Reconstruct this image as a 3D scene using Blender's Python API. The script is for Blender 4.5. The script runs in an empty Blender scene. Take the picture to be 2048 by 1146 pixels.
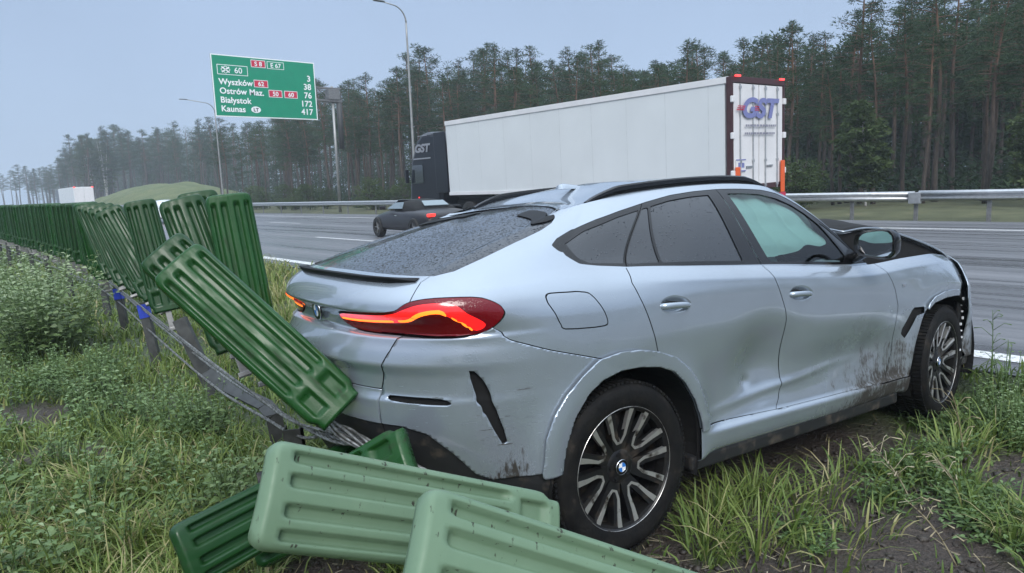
import bpy, bmesh, math, random
import numpy as np
from mathutils import Matrix, Vector
R = math.radians
rnd = random.Random(7)
C = bpy.context.scene.collection
scene = bpy.context.scene

# ---------------------------------------------------------------- camera
EYE = 1.6513
CAMB = np.array([[0.75662367, 0.11870713, 0.64298463], [-0.65287888, 0.08356848, 0.75283828], [-0.03563402, 0.98940635, -0.14073127]])
cam = bpy.data.objects.new('camera', bpy.data.cameras.new('camera')); C.objects.link(cam)
cam.data.sensor_width = 36; cam.data.lens = 1400/2048*36
cam.data.clip_start = .05; cam.data.clip_end = 6000
cam.matrix_world = Matrix(((CAMB[0,0], CAMB[0,1], -CAMB[0,2], 0), (CAMB[1,0], CAMB[1,1], -CAMB[1,2], 0),
                           (CAMB[2,0], CAMB[2,1], -CAMB[2,2], EYE), (0, 0, 0, 1)))
scene.camera = cam
# ---------------------------------------------------------------- overcast sky, soft sun, exposure
SUN_EL, SUN_AZ = R(38), R(215)
world = bpy.data.worlds.new('World'); scene.world = world; world.use_nodes = True
wn = world.node_tree; wn.nodes.clear()
w_out = wn.nodes.new('ShaderNodeOutputWorld'); w_bg = wn.nodes.new('ShaderNodeBackground')
w_sky = wn.nodes.new('ShaderNodeTexSky'); w_sky.sky_type = 'NISHITA'; w_sky.sun_disc = False
w_sky.sun_elevation = SUN_EL; w_sky.sun_rotation = SUN_AZ; w_sky.dust_density = 2.5; w_sky.air_density = 1.0; w_sky.ozone_density = 1.5
w_hsv = wn.nodes.new('ShaderNodeHueSaturation'); w_hsv.inputs['Saturation'].default_value = .60
w_geo = wn.nodes.new('ShaderNodeTexCoord'); w_sep = wn.nodes.new('ShaderNodeSeparateXYZ')
w_cov = wn.nodes.new('ShaderNodeMapRange')       # even cloud deck : brighter overhead than at the horizon
w_cov.inputs[1].default_value = 0.28; w_cov.inputs[2].default_value = .95; w_cov.inputs[3].default_value = .0; w_cov.inputs[4].default_value = 1.0
w_deck = wn.nodes.new('ShaderNodeMix'); w_deck.data_type = 'RGBA'
w_deck.inputs[6].default_value = (2.9, 3.9, 5.6, 1); w_deck.inputs[7].default_value = (16.0, 18.5, 21.5, 1)
w_noi = wn.nodes.new('ShaderNodeTexNoise'); w_noi.inputs['Scale'].default_value = 2.4; w_noi.inputs['Detail'].default_value = 5
w_nm = wn.nodes.new('ShaderNodeMapRange'); w_nm.inputs[3].default_value = .80; w_nm.inputs[4].default_value = 1.18
w_mul = wn.nodes.new('ShaderNodeMix'); w_mul.data_type = 'RGBA'; w_mul.blend_type = 'MULTIPLY'; w_mul.inputs[0].default_value = 1
w_mix = wn.nodes.new('ShaderNodeMix'); w_mix.data_type = 'RGBA'; w_mix.inputs[0].default_value = .80
L = wn.links.new
L(w_sky.outputs[0], w_hsv.inputs['Color']); L(w_geo.outputs['Generated'], w_sep.inputs[0]); L(w_sep.outputs['Z'], w_cov.inputs[0])
L(w_cov.outputs[0], w_deck.inputs[0]); L(w_geo.outputs['Generated'], w_noi.inputs['Vector']); L(w_noi.outputs['Fac'], w_nm.inputs[0])
L(w_deck.outputs[2], w_mul.inputs[6]); L(w_nm.outputs[0], w_mul.inputs[7])
L(w_hsv.outputs[0], w_mix.inputs[6]); L(w_mul.outputs[2], w_mix.inputs[7]); L(w_mix.outputs[2], w_bg.inputs['Color']); L(w_bg.outputs[0], w_out.inputs['Surface'])
w_bg.inputs['Strength'].default_value = .10
sun = bpy.data.objects.new('sun', bpy.data.lights.new('sun', 'SUN')); C.objects.link(sun)
sun.data.energy = 1.5; sun.data.angle = R(25); sun.data.color = (1, .97, .92)
sun.rotation_euler = (R(90) - SUN_EL, 0, R(180) - SUN_AZ)
scene.view_settings.view_transform = 'Standard'; scene.view_settings.look = 'None'
scene.view_settings.exposure = 0.5; scene.view_settings.gamma = 1
scene.cycles.volume_step_rate = 4; scene.cycles.volume_bounces = 3; scene.cycles.max_bounces = 8; scene.cycles.transparent_max_bounces = 12
scene.cycles.use_denoising = True

# ---------------------------------------------------------------- helpers
def link(o, parent=None):
    C.objects.link(o)
    if parent is not None: o.parent = parent
    return o
def tag(o, label=None, cat=None, group=None, kind=None):
    for k, v in (('label', label), ('category', cat), ('group', group), ('kind', kind)):
        if v: o[k] = v
    return o
def empty(name, loc=(0, 0, 0), rz=0.0):
    o = bpy.data.objects.new(name, None); o.location = loc; o.rotation_euler = (0, 0, rz); o.empty_display_size = .2
    return link(o)
def mesh_data(name, V, F, smooth=False):
    V = np.asarray(V, np.float32).reshape(-1, 3)
    me = bpy.data.meshes.new(name)
    if isinstance(F, np.ndarray):
        nf, k = F.shape
        me.vertices.add(len(V)); me.vertices.foreach_set('co', V.ravel())
        me.loops.add(nf*k); me.loops.foreach_set('vertex_index', F.astype(np.int32).ravel())
        me.polygons.add(nf); me.polygons.foreach_set('loop_start', np.arange(0, nf*k, k, dtype=np.int32))
        me.polygons.foreach_set('loop_total', np.full(nf, k, np.int32))
        me.update(calc_edges=True); me.validate()
    else:
        me.from_pydata([tuple(map(float, v)) for v in V], [], [tuple(int(i) for i in f) for f in F]); me.update()
    if smooth: me.polygons.foreach_set('use_smooth', np.ones(len(me.polygons), bool))
    return me
def mk(name, V, F, mat, parent=None, smooth=False):
    me = mesh_data(name, V, F, smooth)
    for m in (mat if isinstance(mat, (list, tuple)) else [mat]): me.materials.append(m)
    return link(bpy.data.objects.new(name, me), parent)
class MB:
    """collects simple solids into one mesh"""
    def __init__(s): s.V = []; s.F = []; s.n = 0
    def add(s, V, F):
        V = np.asarray(V, float).reshape(-1, 3)
        s.V.append(V); s.F += [tuple(int(i)+s.n for i in f) for f in F]; s.n += len(V); return s
    def box(s, c, d, M=None, bev=0.0):
        c = np.array(c, float); h = np.array(d, float)/2
        bm = bmesh.new(); bmesh.ops.create_cube(bm, size=1)
        for v in bm.verts: v.co = Vector((v.co.x*d[0], v.co.y*d[1], v.co.z*d[2]))
        if bev > 0: bmesh.ops.bevel(bm, geom=list(bm.edges), offset=bev, segments=2, affect='EDGES', profile=.6)
        V = np.array([v.co[:] for v in bm.verts]); bm.verts.index_update()
        F = [[v.index for v in f.verts] for f in bm.faces]; bm.free()
        if M is not None: V = V @ np.array(M)[:3, :3].T
        return s.add(V + c, F)
    def tube(s, pts, r, n=8, caps=True):
        pts = np.array(pts, float); r = np.broadcast_to(np.asarray(r, float), (len(pts),))
        V = []; up = np.array([0, 0, 1.0]); prev = None
        for i in range(len(pts)):
            t = pts[min(i+1, len(pts)-1)] - pts[max(i-1, 0)]; t = t/(np.linalg.norm(t)+1e-12)
            a = np.cross(t, up if abs(t[2]) < .95 else np.array([1.0, 0, 0])) if prev is None else prev - t*np.dot(prev, t)
            a /= np.linalg.norm(a)+1e-12; b = np.cross(t, a); prev = a
            for k in range(n):
                w = 2*math.pi*k/n; V.append(pts[i] + r[i]*(math.cos(w)*a + math.sin(w)*b))
        F = [(i*n+k, i*n+(k+1) % n, (i+1)*n+(k+1) % n, (i+1)*n+k) for i in range(len(pts)-1) for k in range(n)]
        if caps: F += [tuple(range(n))[::-1], tuple((len(pts)-1)*n+k for k in range(n))]
        return s.add(V, F)
    def lathe(s, prof, n=32, axis='z', M=None, close=False):
        """prof : (radius, height)"""
        V = []
        for k in range(n):
            w = 2*math.pi*k/n
            for r_, h in prof: V.append((r_*math.cos(w), r_*math.sin(w), h))
        m = len(prof); V = np.array(V)
        F = [(k*m+i, ((k+1) % n)*m+i, ((k+1) % n)*m+i+1, k*m+i+1) for k in range(n) for i in range(m-1)]
        if close: F += [(k*m+m-1, ((k+1) % n)*m+m-1, ((k+1) % n)*m, k*m) for k in range(n)]
        if axis == 'y': V = V[:, [0, 2, 1]]*np.array([1, 1, 1]); F = [f[::-1] for f in F]
        if axis == 'x': V = V[:, [2, 0, 1]]
        if M is not None:
            M = np.array(M); V = V @ M[:3, :3].T + M[:3, 3]
        return s.add(V, F)
    def prism(s, poly, d0, d1, fr):
        """poly 2D list, extruded from d0 to d1 along fr's third axis; fr=(origin, e1, e2, e3)"""
        o, e1, e2, e3 = [np.array(v, float) for v in fr]; n = len(poly)
        V = [o + e1*p[0] + e2*p[1] + e3*d for d in (d0, d1) for p in poly]
        F = [tuple(range(n))[::-1], tuple(range(n, 2*n))] + [(i, (i+1) % n, n+(i+1) % n, n+i) for i in range(n)]
        return s.add(V, F)
    def build(s, name, mat, parent=None, smooth=False, angle=None):
        o = mk(name, np.concatenate(s.V), s.F, mat, parent, smooth)
        bm = bmesh.new(); bm.from_mesh(o.data); bmesh.ops.recalc_face_normals(bm, faces=bm.faces); bm.to_mesh(o.data); bm.free()
        if angle: sharp(o, angle)
        return o
def sharp(o, deg=35):
    me = o.data
    me.polygons.foreach_set('use_smooth', np.ones(len(me.polygons), bool))
    bm = bmesh.new(); bm.from_mesh(me)
    lim = R(deg)
    for e in bm.edges:
        e.smooth = not (len(e.link_faces) == 2 and e.calc_face_angle(0) > lim)
    bm.to_mesh(me); bm.free()
def children(o): return [c for c in bpy.data.objects if c.parent == o]
def copy_tree(o, kids, loc, rz=None, scale=None):
    """kids : nested list [(child, [(grandchild, [])...])]"""
    c = o.copy(); C.objects.link(c); c.location = loc
    if rz is not None: c.rotation_euler = (o.rotation_euler[0], o.rotation_euler[1], rz)
    if scale is not None: c.scale = scale
    def rec(par, ks):
        for k, sub in ks:
            d = k.copy(); C.objects.link(d); d.parent = par; rec(d, sub)
    rec(c, kids); return c
# ---- materials
class MT:
    def __init__(s, name):
        s.m = bpy.data.materials.new(name); s.m.use_nodes = True; s.nt = s.m.node_tree
        s.b = s.nt.nodes['Principled BSDF']; s.out = s.nt.nodes['Material Output']; s._tc = None
    def set(s, **k):
        for a, v in k.items():
            nm = {'col': 'Base Color', 'rough': 'Roughness', 'metal': 'Metallic', 'coat': 'Coat Weight', 'coatr': 'Coat Roughness', 'spec': 'Specular IOR Level',
                  'emit': 'Emission Color', 'emits': 'Emission Strength', 'sub': 'Subsurface Weight', 'trans': 'Transmission Weight', 'ior': 'IOR', 'alpha': 'Alpha'}[a]
            if isinstance(v, tuple) and len(v) == 3: v = (*v, 1)
            s.b.inputs[nm].default_value = v
        return s
    def n(s, t, **k):
        x = s.nt.nodes.new(t)
        for a, v in k.items():
            if a in x.inputs.keys() if isinstance(a, str) else False: x.inputs[a].default_value = v
            else: setattr(x, a, v)
        return x
    def l(s, a, b): s.nt.links.new(a, b); return s
    def co(s, kind='Object'):
        if s._tc is None: s._tc = s.n('ShaderNodeTexCoord')
        return s._tc.outputs[kind]
    def map(s, scale=(1, 1, 1), loc=(0, 0, 0), kind='Object'):
        m = s.n('ShaderNodeMapping'); m.inputs['Scale'].default_value = scale; m.inputs['Location'].default_value = loc; s.l(s.co(kind), m.inputs[0]); return m.outputs[0]
    def noise(s, scale, detail=4, vec=None, rough=.55):
        x = s.n('ShaderNodeTexNoise'); x.inputs['Scale'].default_value = scale; x.inputs['Detail'].default_value = detail; x.inputs['Roughness'].default_value = rough
        s.l(vec if vec is not None else s.co(), x.inputs['Vector']); return x.outputs['Fac']
    def rng(s, v, a, b, c=0.0, d=1.0):
        x = s.n('ShaderNodeMapRange'); x.inputs[1].default_value = a; x.inputs[2].default_value = b; x.inputs[3].default_value = c; x.inputs[4].default_value = d
        s.l(v, x.inputs[0]); return x.outputs[0]
    def ramp(s, v, stops):
        x = s.n('ShaderNodeValToRGB'); e = x.color_ramp.elements
        while len(e) < len(stops): e.new(.5)
        for q, (p, c) in zip(e, stops): q.position = p; q.color = (*c, 1)
        s.l(v, x.inputs[0]); return x.outputs[0]
    def mix(s, f, a, b, mode='MIX'):
        x = s.n('ShaderNodeMix'); x.data_type = 'RGBA'; x.blend_type = mode
        for sock, v in ((0, f), (6, a), (7, b)):
            if isinstance(v, (int, float)): x.inputs[sock].default_value = v
            elif isinstance(v, tuple): x.inputs[sock].default_value = (*v, 1) if len(v) == 3 else v
            else: s.l(v, x.inputs[sock])
        return x.outputs[2]
    def math(s, op, a, b=None):
        x = s.n('ShaderNodeMath'); x.operation = op
        for i, v in ((0, a), (1, b)):
            if v is None: continue
            if isinstance(v, (int, float)): x.inputs[i].default_value = v
            else: s.l(v, x.inputs[i])
        return x.outputs[0]
    def base(s, v): s.l(v, s.b.inputs['Base Color']); return s
    def roughv(s, v): s.l(v, s.b.inputs['Roughness']); return s
    def bump(s, h, strength=.3, dist=.01):
        x = s.n('ShaderNodeBump'); x.inputs['Strength'].default_value = strength; x.inputs['Distance'].default_value = dist
        s.l(h, x.inputs['Height']); s.l(x.outputs[0], s.b.inputs['Normal'])
        if s.b.inputs['Coat Weight'].default_value > 0: s.l(x.outputs[0], s.b.inputs['Coat Normal'])
        return s
def plain(name, col, rough=.6, metal=0.0, var=.15, scale=8, coat=0.0, bump=0.0):
    t = MT(name).set(col=col, rough=rough, metal=metal, coat=coat, coatr=.08)
    n = t.noise(scale, 5)
    lo = tuple(c*(1-var) for c in col); hi = tuple(min(1, c*(1+var)) for c in col)
    t.base(t.ramp(n, [(.3, lo), (.7, hi)])); t.roughv(t.rng(n, .3, .7, max(0, rough-.06), min(1, rough+.08)))
    if bump: t.bump(n, bump, .01)
    return t.m
def glow(name, col, strength):
    t = MT(name).set(col=(.02, .02, .02), rough=.4, emit=col, emits=strength); return t.m
def droplets(t, scale=120., lo=.0, hi=.35):
    v = t.n('ShaderNodeTexVoronoi'); v.inputs['Scale'].default_value = scale; v.inputs['Randomness'].default_value = 1; t.l(t.co(), v.inputs['Vector'])
    return t.rng(v.outputs['Distance'], lo, hi, 1, 0), v
def sdpoly(P, poly):
    """signed distance to a closed 2D polygon, negative inside"""
    P = np.asarray(P, float); poly = np.asarray(poly, float); a = poly; b = np.roll(poly, -1, 0)
    D = np.full(len(P), 1e9); ins = np.zeros(len(P), bool)
    for (x0, y0), (x1, y1) in zip(a, b):
        dx, dy = x1-x0, y1-y0; l2 = dx*dx+dy*dy+1e-15
        t = np.clip(((P[:, 0]-x0)*dx+(P[:, 1]-y0)*dy)/l2, 0, 1)
        D = np.minimum(D, (P[:, 0]-x0-t*dx)**2+(P[:, 1]-y0-t*dy)**2)
        c = (y0 > P[:, 1]) != (y1 > P[:, 1])
        with np.errstate(divide='ignore', invalid='ignore'):
            xi = x0 + (P[:, 1]-y0)*dx/(dy if dy != 0 else 1e-15)
        ins ^= c & (P[:, 0] < xi)
    D = np.sqrt(D); return np.where(ins, -D, D)
def smooth_poly(p, it=2):
    p = np.asarray(p, float)
    for _ in range(it):
        q = np.roll(p, -1, 0); p = np.stack([.75*p+.25*q, .25*p+.75*q], 1).reshape(-1, 2)
    return p
# ---------------------------------------------------------------- crashed car : analytic skin
def pchip(xs, ys):
    xs = np.asarray(xs, float); ys = np.asarray(ys, float)
    h = np.diff(xs); d = np.diff(ys) / h
    m = np.zeros(len(xs))
    for i in range(1, len(xs) - 1):
        if d[i-1] * d[i] > 0:
            w1 = 2*h[i] + h[i-1]; w2 = h[i] + 2*h[i-1]
            m[i] = (w1 + w2) / (w1/d[i-1] + w2/d[i])
    m[0] = d[0]; m[-1] = d[-1]
    def f(x):
        x = np.clip(np.asarray(x, float), xs[0], xs[-1])
        k = np.clip(np.searchsorted(xs, x, side='right') - 1, 0, len(xs) - 2)
        t = (x - xs[k]) / h[k]
        return ((2*t**3 - 3*t**2 + 1)*ys[k] + (t**3 - 2*t**2 + t)*h[k]*m[k]
                + (-2*t**3 + 3*t**2)*ys[k+1] + (t**3 - t**2)*h[k]*m[k+1])
    return f
def pieces(*segs):
    fs = [pchip([p[0] for p in s], [p[1] for p in s]) for s in segs]
    ends = [s[-1][0] for s in segs]
    def f(x):
        x = np.asarray(x, float); out = fs[0](x)
        for i in range(1, len(fs)):
            out = np.where(x > ends[i-1], fs[i](x), out)
        return out
    return f
XS0, XS1, XF = -0.22, 2.95, 3.96        # rear rounding ends, front rounding begins, nose
PR, PF = 2.6, 2.75
zbelt_s = pchip([-1.2,-.9, -.4, .08, 1.07, 2.2, 2.6, 3.0, 3.3, 3.5, 3.65, 3.84], [1.285,1.285,1.288,1.272,1.205,1.122,1.13,1.125,1.10,1.065,1.00,.90])
zbot_s = pchip([-1.1, -.9, -.45, .45, 2.4, 3.2, 3.84], [.33,.33,.31,.30,.262,.28,.30])
xr_z = pieces([(.30,-.90),(.42,-.97),(.55,-1.0),(.70,-1.046),(.80,-1.058)],
              [(.80,-1.058),(.835,-1.042),(.90,-1.050),(.955,-1.080)],
              [(.955,-1.080),(1.0,-1.070),(1.062,-1.035)],
              [(1.062,-1.035),(1.08,-.990),(1.12,-.996),(1.17,-1.038)],
              [(1.17,-1.038),(1.21,-1.016),(1.25,-.975),(1.285,-.922)])
xf_z = pchip([.25,.4,.6,.8,1.1], [3.86,3.94,3.96,3.95,3.88])
sec_h = pieces([(0,.90),(.035,.958),(.13,.980)],
               [(.13,.980),(.145,.962),(.17,.948),(.25,.940),(.38,.945),(.55,.963),(.72,.974),(.85,.972),(.935,.958)],
               [(.935,.958),(.965,.935),(1.0,.898)])
sec_rear = pieces([(0,.90),(.1,.935),(.25,.962),(.4,.970),(.55,.974),(.72,.976),(.82,.972),(.9,.950),(.96,.910),(1.0,.862)])
def half_width(x, h):
    k = np.clip((.62 - x) / .75, 0, 1); k = k*k*(3-2*k)
    w = sec_h(h)*(1-k) + sec_rear(h)*k
    b = np.exp(-((x-.0)/.55)**2)*.020*np.exp(-((h-.62)/.22)**2)
    b += np.exp(-((x-2.98)/.5)**2)*.026*np.exp(-((h-.60)/.25)**2)
    bow = .012*((x-1.4)/1.7)**2
    nose = np.clip((x-2.3)/.9, 0, 1)**2*np.clip((h-.75)/.25, 0, 1)*.06
    w = w + b - bow - nose
    z = zbot_s(x) + h*(zbelt_s(x) - zbot_s(x))
    for wx in (.04, 3.0):
        r = np.hypot(x - wx, z - .43)
        w = w + np.exp(-((r-.46)/.10)**2)*np.clip(.984 - w, 0, .06)
    return w
def plan_cols():
    t = np.linspace(0, 1, 90); ph = np.pi/2*t**1.35/(t**1.35 + (1-t)**1.7)
    cols = [('r', p) for p in ph] + [('s', x) for x in np.linspace(XS0, XS1, 190)[1:]] + [('f', p) for p in np.linspace(0, np.pi/2, 46)[1:]]
    return cols
def lower_point(col, h):
    """h : array 0..1 -> points (n,3); right side (y<0)"""
    k, t = col
    h = np.asarray(h, float)
    if k == 's':
        x = np.full_like(h, t); zb = zbelt_s(x); z0 = zbot_s(x)
        z = z0 + h*(zb - z0); y = -half_width(x, h)
    elif k == 'r':
        q = np.clip((h-.72)/.28, 0, 1); pr = PR + 1.3*q*q*(3-2*q)
        c = max(np.cos(t), 1e-9)**(2/pr); s = max(np.sin(t), 1e-12)**(2/pr)
        x0 = XS0 - (XS0 + 1.0)*c
        z0 = zbot_s(x0); zb = zbelt_s(x0); z = z0 + h*(zb - z0)
        x = XS0 + (xr_z(z) - XS0)*c
        y = -half_width(x, h)*s
    else:
        s = np.cos(t)**(2/PF); c = np.sin(t)**(2/PF)
        x0 = XS1 + (XF - XS1)*c
        z0 = zbot_s(x0); zb = zbelt_s(x0); z = z0 + h*(zb - z0)
        x = XS1 + (xf_z(z) - XS1)*c
        y = -half_width(x, h)*s
    return np.stack([x, y, z], -1)
COLS = plan_cols()
_ref = np.array([lower_point(c, np.array([.6]))[0] for c in COLS])
ACOL = np.concatenate([[0], np.cumsum(np.linalg.norm(np.diff(_ref[:, :2], axis=0), axis=1))])
NR = 130
HROW = np.linspace(0, 1, NR)
def dent(P, A):
    """crash dents pressed into the right-hand doors (x,z space)"""
    x, z = P[:, 0], P[:, 2]
    d = .056*np.exp(-((x-1.02)/.22)**2 - ((z-.70)/.17)**2)
    d += .016*np.exp(-((x-.93)/.035)**2 - ((z-.60)/.03)**2)
    d += .026*np.exp(-((x-1.85)/.40)**2 - ((z-.62)/.14)**2)
    f = z - (.535 + .035*np.clip((x-1.0)/.6, -1, 1.2))
    d -= .010*np.exp(-(f/.022)**2)*np.exp(-((x-1.12)/.48)**2)
    d += .020*np.exp(-((x-2.12)/.10)**2 - ((z-.60)/.10)**2)
    Q = P.copy(); Q[:, 1] += d*np.clip((z-.40)/.08, 0, 1)
    return Q
def lower_grid(dented=True):
    n = len(COLS)
    P = np.zeros((n, NR, 3))
    for i, c in enumerate(COLS):
        P[i] = lower_point(c, HROW)
    A = np.repeat(ACOL[:, None], NR, 1)
    V = P.reshape(-1, 3); uv = np.stack([A.ravel(), V[:, 2]], 1)
    if dented: V = dent(V, uv[:, 0])
    F = grid_faces(n, NR)[:, ::-1]
    return V, F, uv
def grid_faces(n, m):
    i = np.arange(n-1)[:, None]*m; j = np.arange(m-1)[None, :]
    a = (i+j).ravel()
    return np.stack([a, a+1, a+m+1, a+m], 1)
# ---- greenhouse : Hermite strip from the belt (lower row h=1) to the roof edge T
IA = int(np.searchsorted([c[1] if c[0] == 's' else (-9 if c[0] == 'r' else 99) for c in COLS], 2.14))   # column of A-pillar foot
_Tk = []   # (A, x, y, z)
def set_T():
    xs = np.linspace(XS0, XS1, 190)
    ax = lambda x: float(np.interp(x, xs, ACOL[89:89+190]))
    yb = lambda y: float(np.interp(y, -_ref[:90, 1], ACOL[:90]))
    k = [(0, .285, 0, 1.585), (yb(.25), .265, -.22, 1.578), (yb(.5), .17, -.40, 1.561), (yb(.66), .07, -.478, 1.545), (yb(.80), .02, -.52, 1.541),
         (yb(.91), .07, -.545, 1.552), (ax(-.35), .16, -.556, 1.570), (ax(-.1), .34, -.568, 1.598), (ax(.2), .58, -.579, 1.622), (ax(.6), .88, -.588, 1.641),
         (ax(1.05), 1.18, -.592, 1.648), (ax(1.5), 1.42, -.592, 1.640), (ax(1.85), 1.56, -.586, 1.625), (ax(2.14), 1.66, -.575, 1.605)]
    return k
def cspline(xs, Y, q):
    """Catmull-Rom through points (non uniform)"""
    xs = np.asarray(xs, float); Y = np.asarray(Y, float); q = np.clip(np.asarray(q, float), xs[0], xs[-1])
    m = np.zeros_like(Y)
    m[1:-1] = (Y[2:] - Y[:-2]) / (xs[2:] - xs[:-2])[:, None]
    m[0] = (Y[1]-Y[0])/(xs[1]-xs[0]); m[-1] = (Y[-1]-Y[-2])/(xs[-1]-xs[-2])
    k = np.clip(np.searchsorted(xs, q, side='right') - 1, 0, len(xs)-2)
    h = (xs[k+1]-xs[k]); t = ((q-xs[k])/h)[:, None]; h = h[:, None]
    return (2*t**3-3*t**2+1)*Y[k] + (t**3-2*t**2+t)*h*m[k] + (-2*t**3+3*t**2)*Y[k+1] + (t**3-t**2)*h*m[k+1]
NS = 80
def T_curve(A):
    k = np.array(set_T())
    T = cspline(k[:, 0], k[:, 1:], A)
    return T
def upper_grid():
    """columns 0..IA (belt) then the windscreen columns"""
    B = np.array([lower_point(COLS[i], np.array([1.0]))[0] for i in range(IA+1)])
    A = ACOL[:IA+1].copy()
    T = T_curve(A)
    tang = np.array([lower_point(COLS[i], np.array([.975, 1.0])) for i in range(IA+1)])
    tB = tang[:, 1] - tang[:, 0]; tB /= np.linalg.norm(tB, axis=1)[:, None]
    D = T - B; L = np.linalg.norm(D, axis=1)[:, None]; Dn = D/L
    x = B[:, 0]
    # rear centre: glass starts along its own direction (spoiler hides the crease); C pillar flows; doors: crease
    ycol = -B[:, 1]
    wr = np.clip((ycol-.62)/.18, 0, 1); wr = wr*wr*(3-2*wr)
    ws = np.clip((.55 - x)/.65, 0, 1); ws = ws*ws*(3-2*ws)
    w = (wr*ws)[:, None]
    out = np.stack([np.zeros(len(x)), -np.clip((ycol-.3)/.5, 0, 1), np.full(len(x), .55)], 1)
    t0 = Dn*(1-w) + tB*w
    t0 = t0 + (1-w)*out*(.10 - .05*(1-np.clip((ycol-.5)/.3, 0, 1)))[:, None]
    t0 /= np.linalg.norm(t0, axis=1)[:, None]
    inw = np.stack([np.zeros(len(x)), np.clip(ycol/.5, 0, 1)*.62, np.full(len(x), -.10)], 1)
    t1 = Dn + inw*np.clip((x+.6)/.6, .1, 1)[:, None]*.55
    rearw = (1-np.clip((ycol-.4)/.3, 0, 1))[:, None]
    t1 = t1*(1-rearw) + (Dn+np.array([.12, 0, -.10]))*rearw
    t1 /= np.linalg.norm(t1, axis=1)[:, None]
    s = np.linspace(0, 1, NS)[None, :, None]
    Bm, Tm = B[:, None], T[:, None]
    m0 = (t0*L*(1*(1-w)+.46*w))[:, None]; m1 = (t1*L)[:, None]
    P = (2*s**3-3*s**2+1)*Bm + (s**3-2*s**2+s)*m0 + (-2*s**3+3*s**2)*Tm + (s**3-s**2)*m1
    uv = np.stack([np.repeat(A[:, None], NS, 1).ravel(), np.repeat(np.linspace(0, 1, NS)[None], IA+1, 0).ravel()*.5], 1)
    return P.reshape(-1, 3), grid_faces(IA+1, NS)[:, ::-1], uv
def roof_edge():
    A = ACOL[:IA+1]; T = T_curve(A)
    return T
def roof_grid():
    T = roof_edge()
    k = int(np.argmin(T[:, 0]))                      # rear corner
    side = T[k:]; rear = T[:k+1][::-1]               # corner -> centre
    nx, nq = 70, 36
    q = np.linspace(0, 1, nq)
    yc = -side[0, 1]
    xrear = np.interp(q*yc, -rear[::-1, 1], rear[::-1, 0]); zrear = np.interp(q*yc, -rear[::-1, 1], rear[::-1, 2])
    P = np.zeros((nx, nq, 3))
    for i in range(nx):
        p = i/(nx-1)
        xs = xrear + (1.66 + .10*(1-q**2) - xrear)*p
        ye = np.interp(xs, side[:, 0], -side[:, 1]); ze = np.interp(xs, side[:, 0], side[:, 2])
        crown = .060*np.clip(np.minimum((xs-xrear)/.45, 1), 0, 1)**.8
        z = ze + crown*(1-q**2.4)
        b = np.clip(1-(xs-xrear)/.35, 0, 1)**2
        z = z*(1-b) + zrear[None][0]*b
        P[i] = np.stack([xs, -q*ye, z], 1)
    uv = np.stack([P[..., 0].ravel(), P[..., 1].ravel()], 1)
    return P.reshape(-1, 3), grid_faces(nx, nq), uv
# ---------------------------------------------------------------- ground, road
ROADZ = .18
def vnoise(x, y, s, seed=0):
    """cheap smooth value noise"""
    x = np.asarray(x)/s + seed*17.3; y = np.asarray(y)/s + seed*9.1
    xi = np.floor(x); yi = np.floor(y); fx = x-xi; fy = y-yi; fx = fx*fx*(3-2*fx); fy = fy*fy*(3-2*fy)
    def h(a, b):
        v = np.sin(a*127.1 + b*311.7 + seed*3.7)*43758.5453; return v - np.floor(v)
    return (h(xi, yi)*(1-fx)+h(xi+1, yi)*fx)*(1-fy) + (h(xi, yi+1)*(1-fx)+h(xi+1, yi+1)*fx)*fy
def ground_z(x, y):
    x = np.asarray(x, float); y = np.asarray(y, float)
    near = .05*(vnoise(x, y, 1.3, 1)-.5) + .045*(vnoise(x, y, .45, 2)-.5) + .02*(vnoise(x, y, .16, 3)-.5)
    hill = -.06 + .16*np.exp(-((x+3.0)/2.2)**2)
    t = np.clip((x-5.0)/.95, 0, 1); t = t*t*(3-2*t)
    z = (hill+near)*(1-t) + t*(ROADZ-.012+.2*near)
    # ruts : the tyres pressed into the wet soil
    for wx, wy in ((2.30, 1.94), (2.50, 3.89), (5.25, 1.63), (5.46, 3.58)):
        d = np.hypot((x-wx)*.8, y-wy); z = z - np.exp(-(d/.22)**2)*.015
    z = np.where((np.abs(x-3.7) < 2.0) & (np.abs(y-2.8) < 1.3), np.minimum(z, -.02), z)
    return z
MUD = [(.30, 6.75, .62), (.62, 5.45, .42), (1.35, 4.15, .30), (1.35, 1.0, .7), (2.6, 1.3, .50), (3.2, 1.0, .5), (1.15, 2.75, .40), (3.1, .55, .55), (2.2, 1.75, .55), (4.55, .98, .45), (1.9, 2.0, .6), (3.8, 2.6, 1.6)]
def mudmask(x, y):
    m = np.zeros_like(np.asarray(x, float))
    for a, b, r in MUD: m = np.maximum(m, np.exp(-((np.hypot(x-a, y-b))/r)**2))
    m = m + .5*(vnoise(x, y, .5, 8)-.5) + .35*(vnoise(x, y, .17, 9)-.5)
    return np.clip((m-.42)/.18, 0, 1)
t = MT('verge_soil').set(rough=.8)
g = t.noise(5, 8); g2 = t.noise(38, 6); a = t.n('ShaderNodeAttribute'); a.attribute_name = 'mud'
soil = t.ramp(g2, [(.25, (.026, .019, .015)), (.55, (.058, .043, .034)), (.8, (.115, .090, .074))])
turf = t.ramp(g, [(.3, (.028, .042, .014)), (.55, (.052, .072, .024)), (.75, (.085, .090, .042))])
t.base(t.mix(a.outputs['Fac'], turf, soil)); t.roughv(t.rng(t.noise(3, 4), .35, .65, .28, .85)); t.bump(g2, 1.0, .05)
SOIL = t.m
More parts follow.
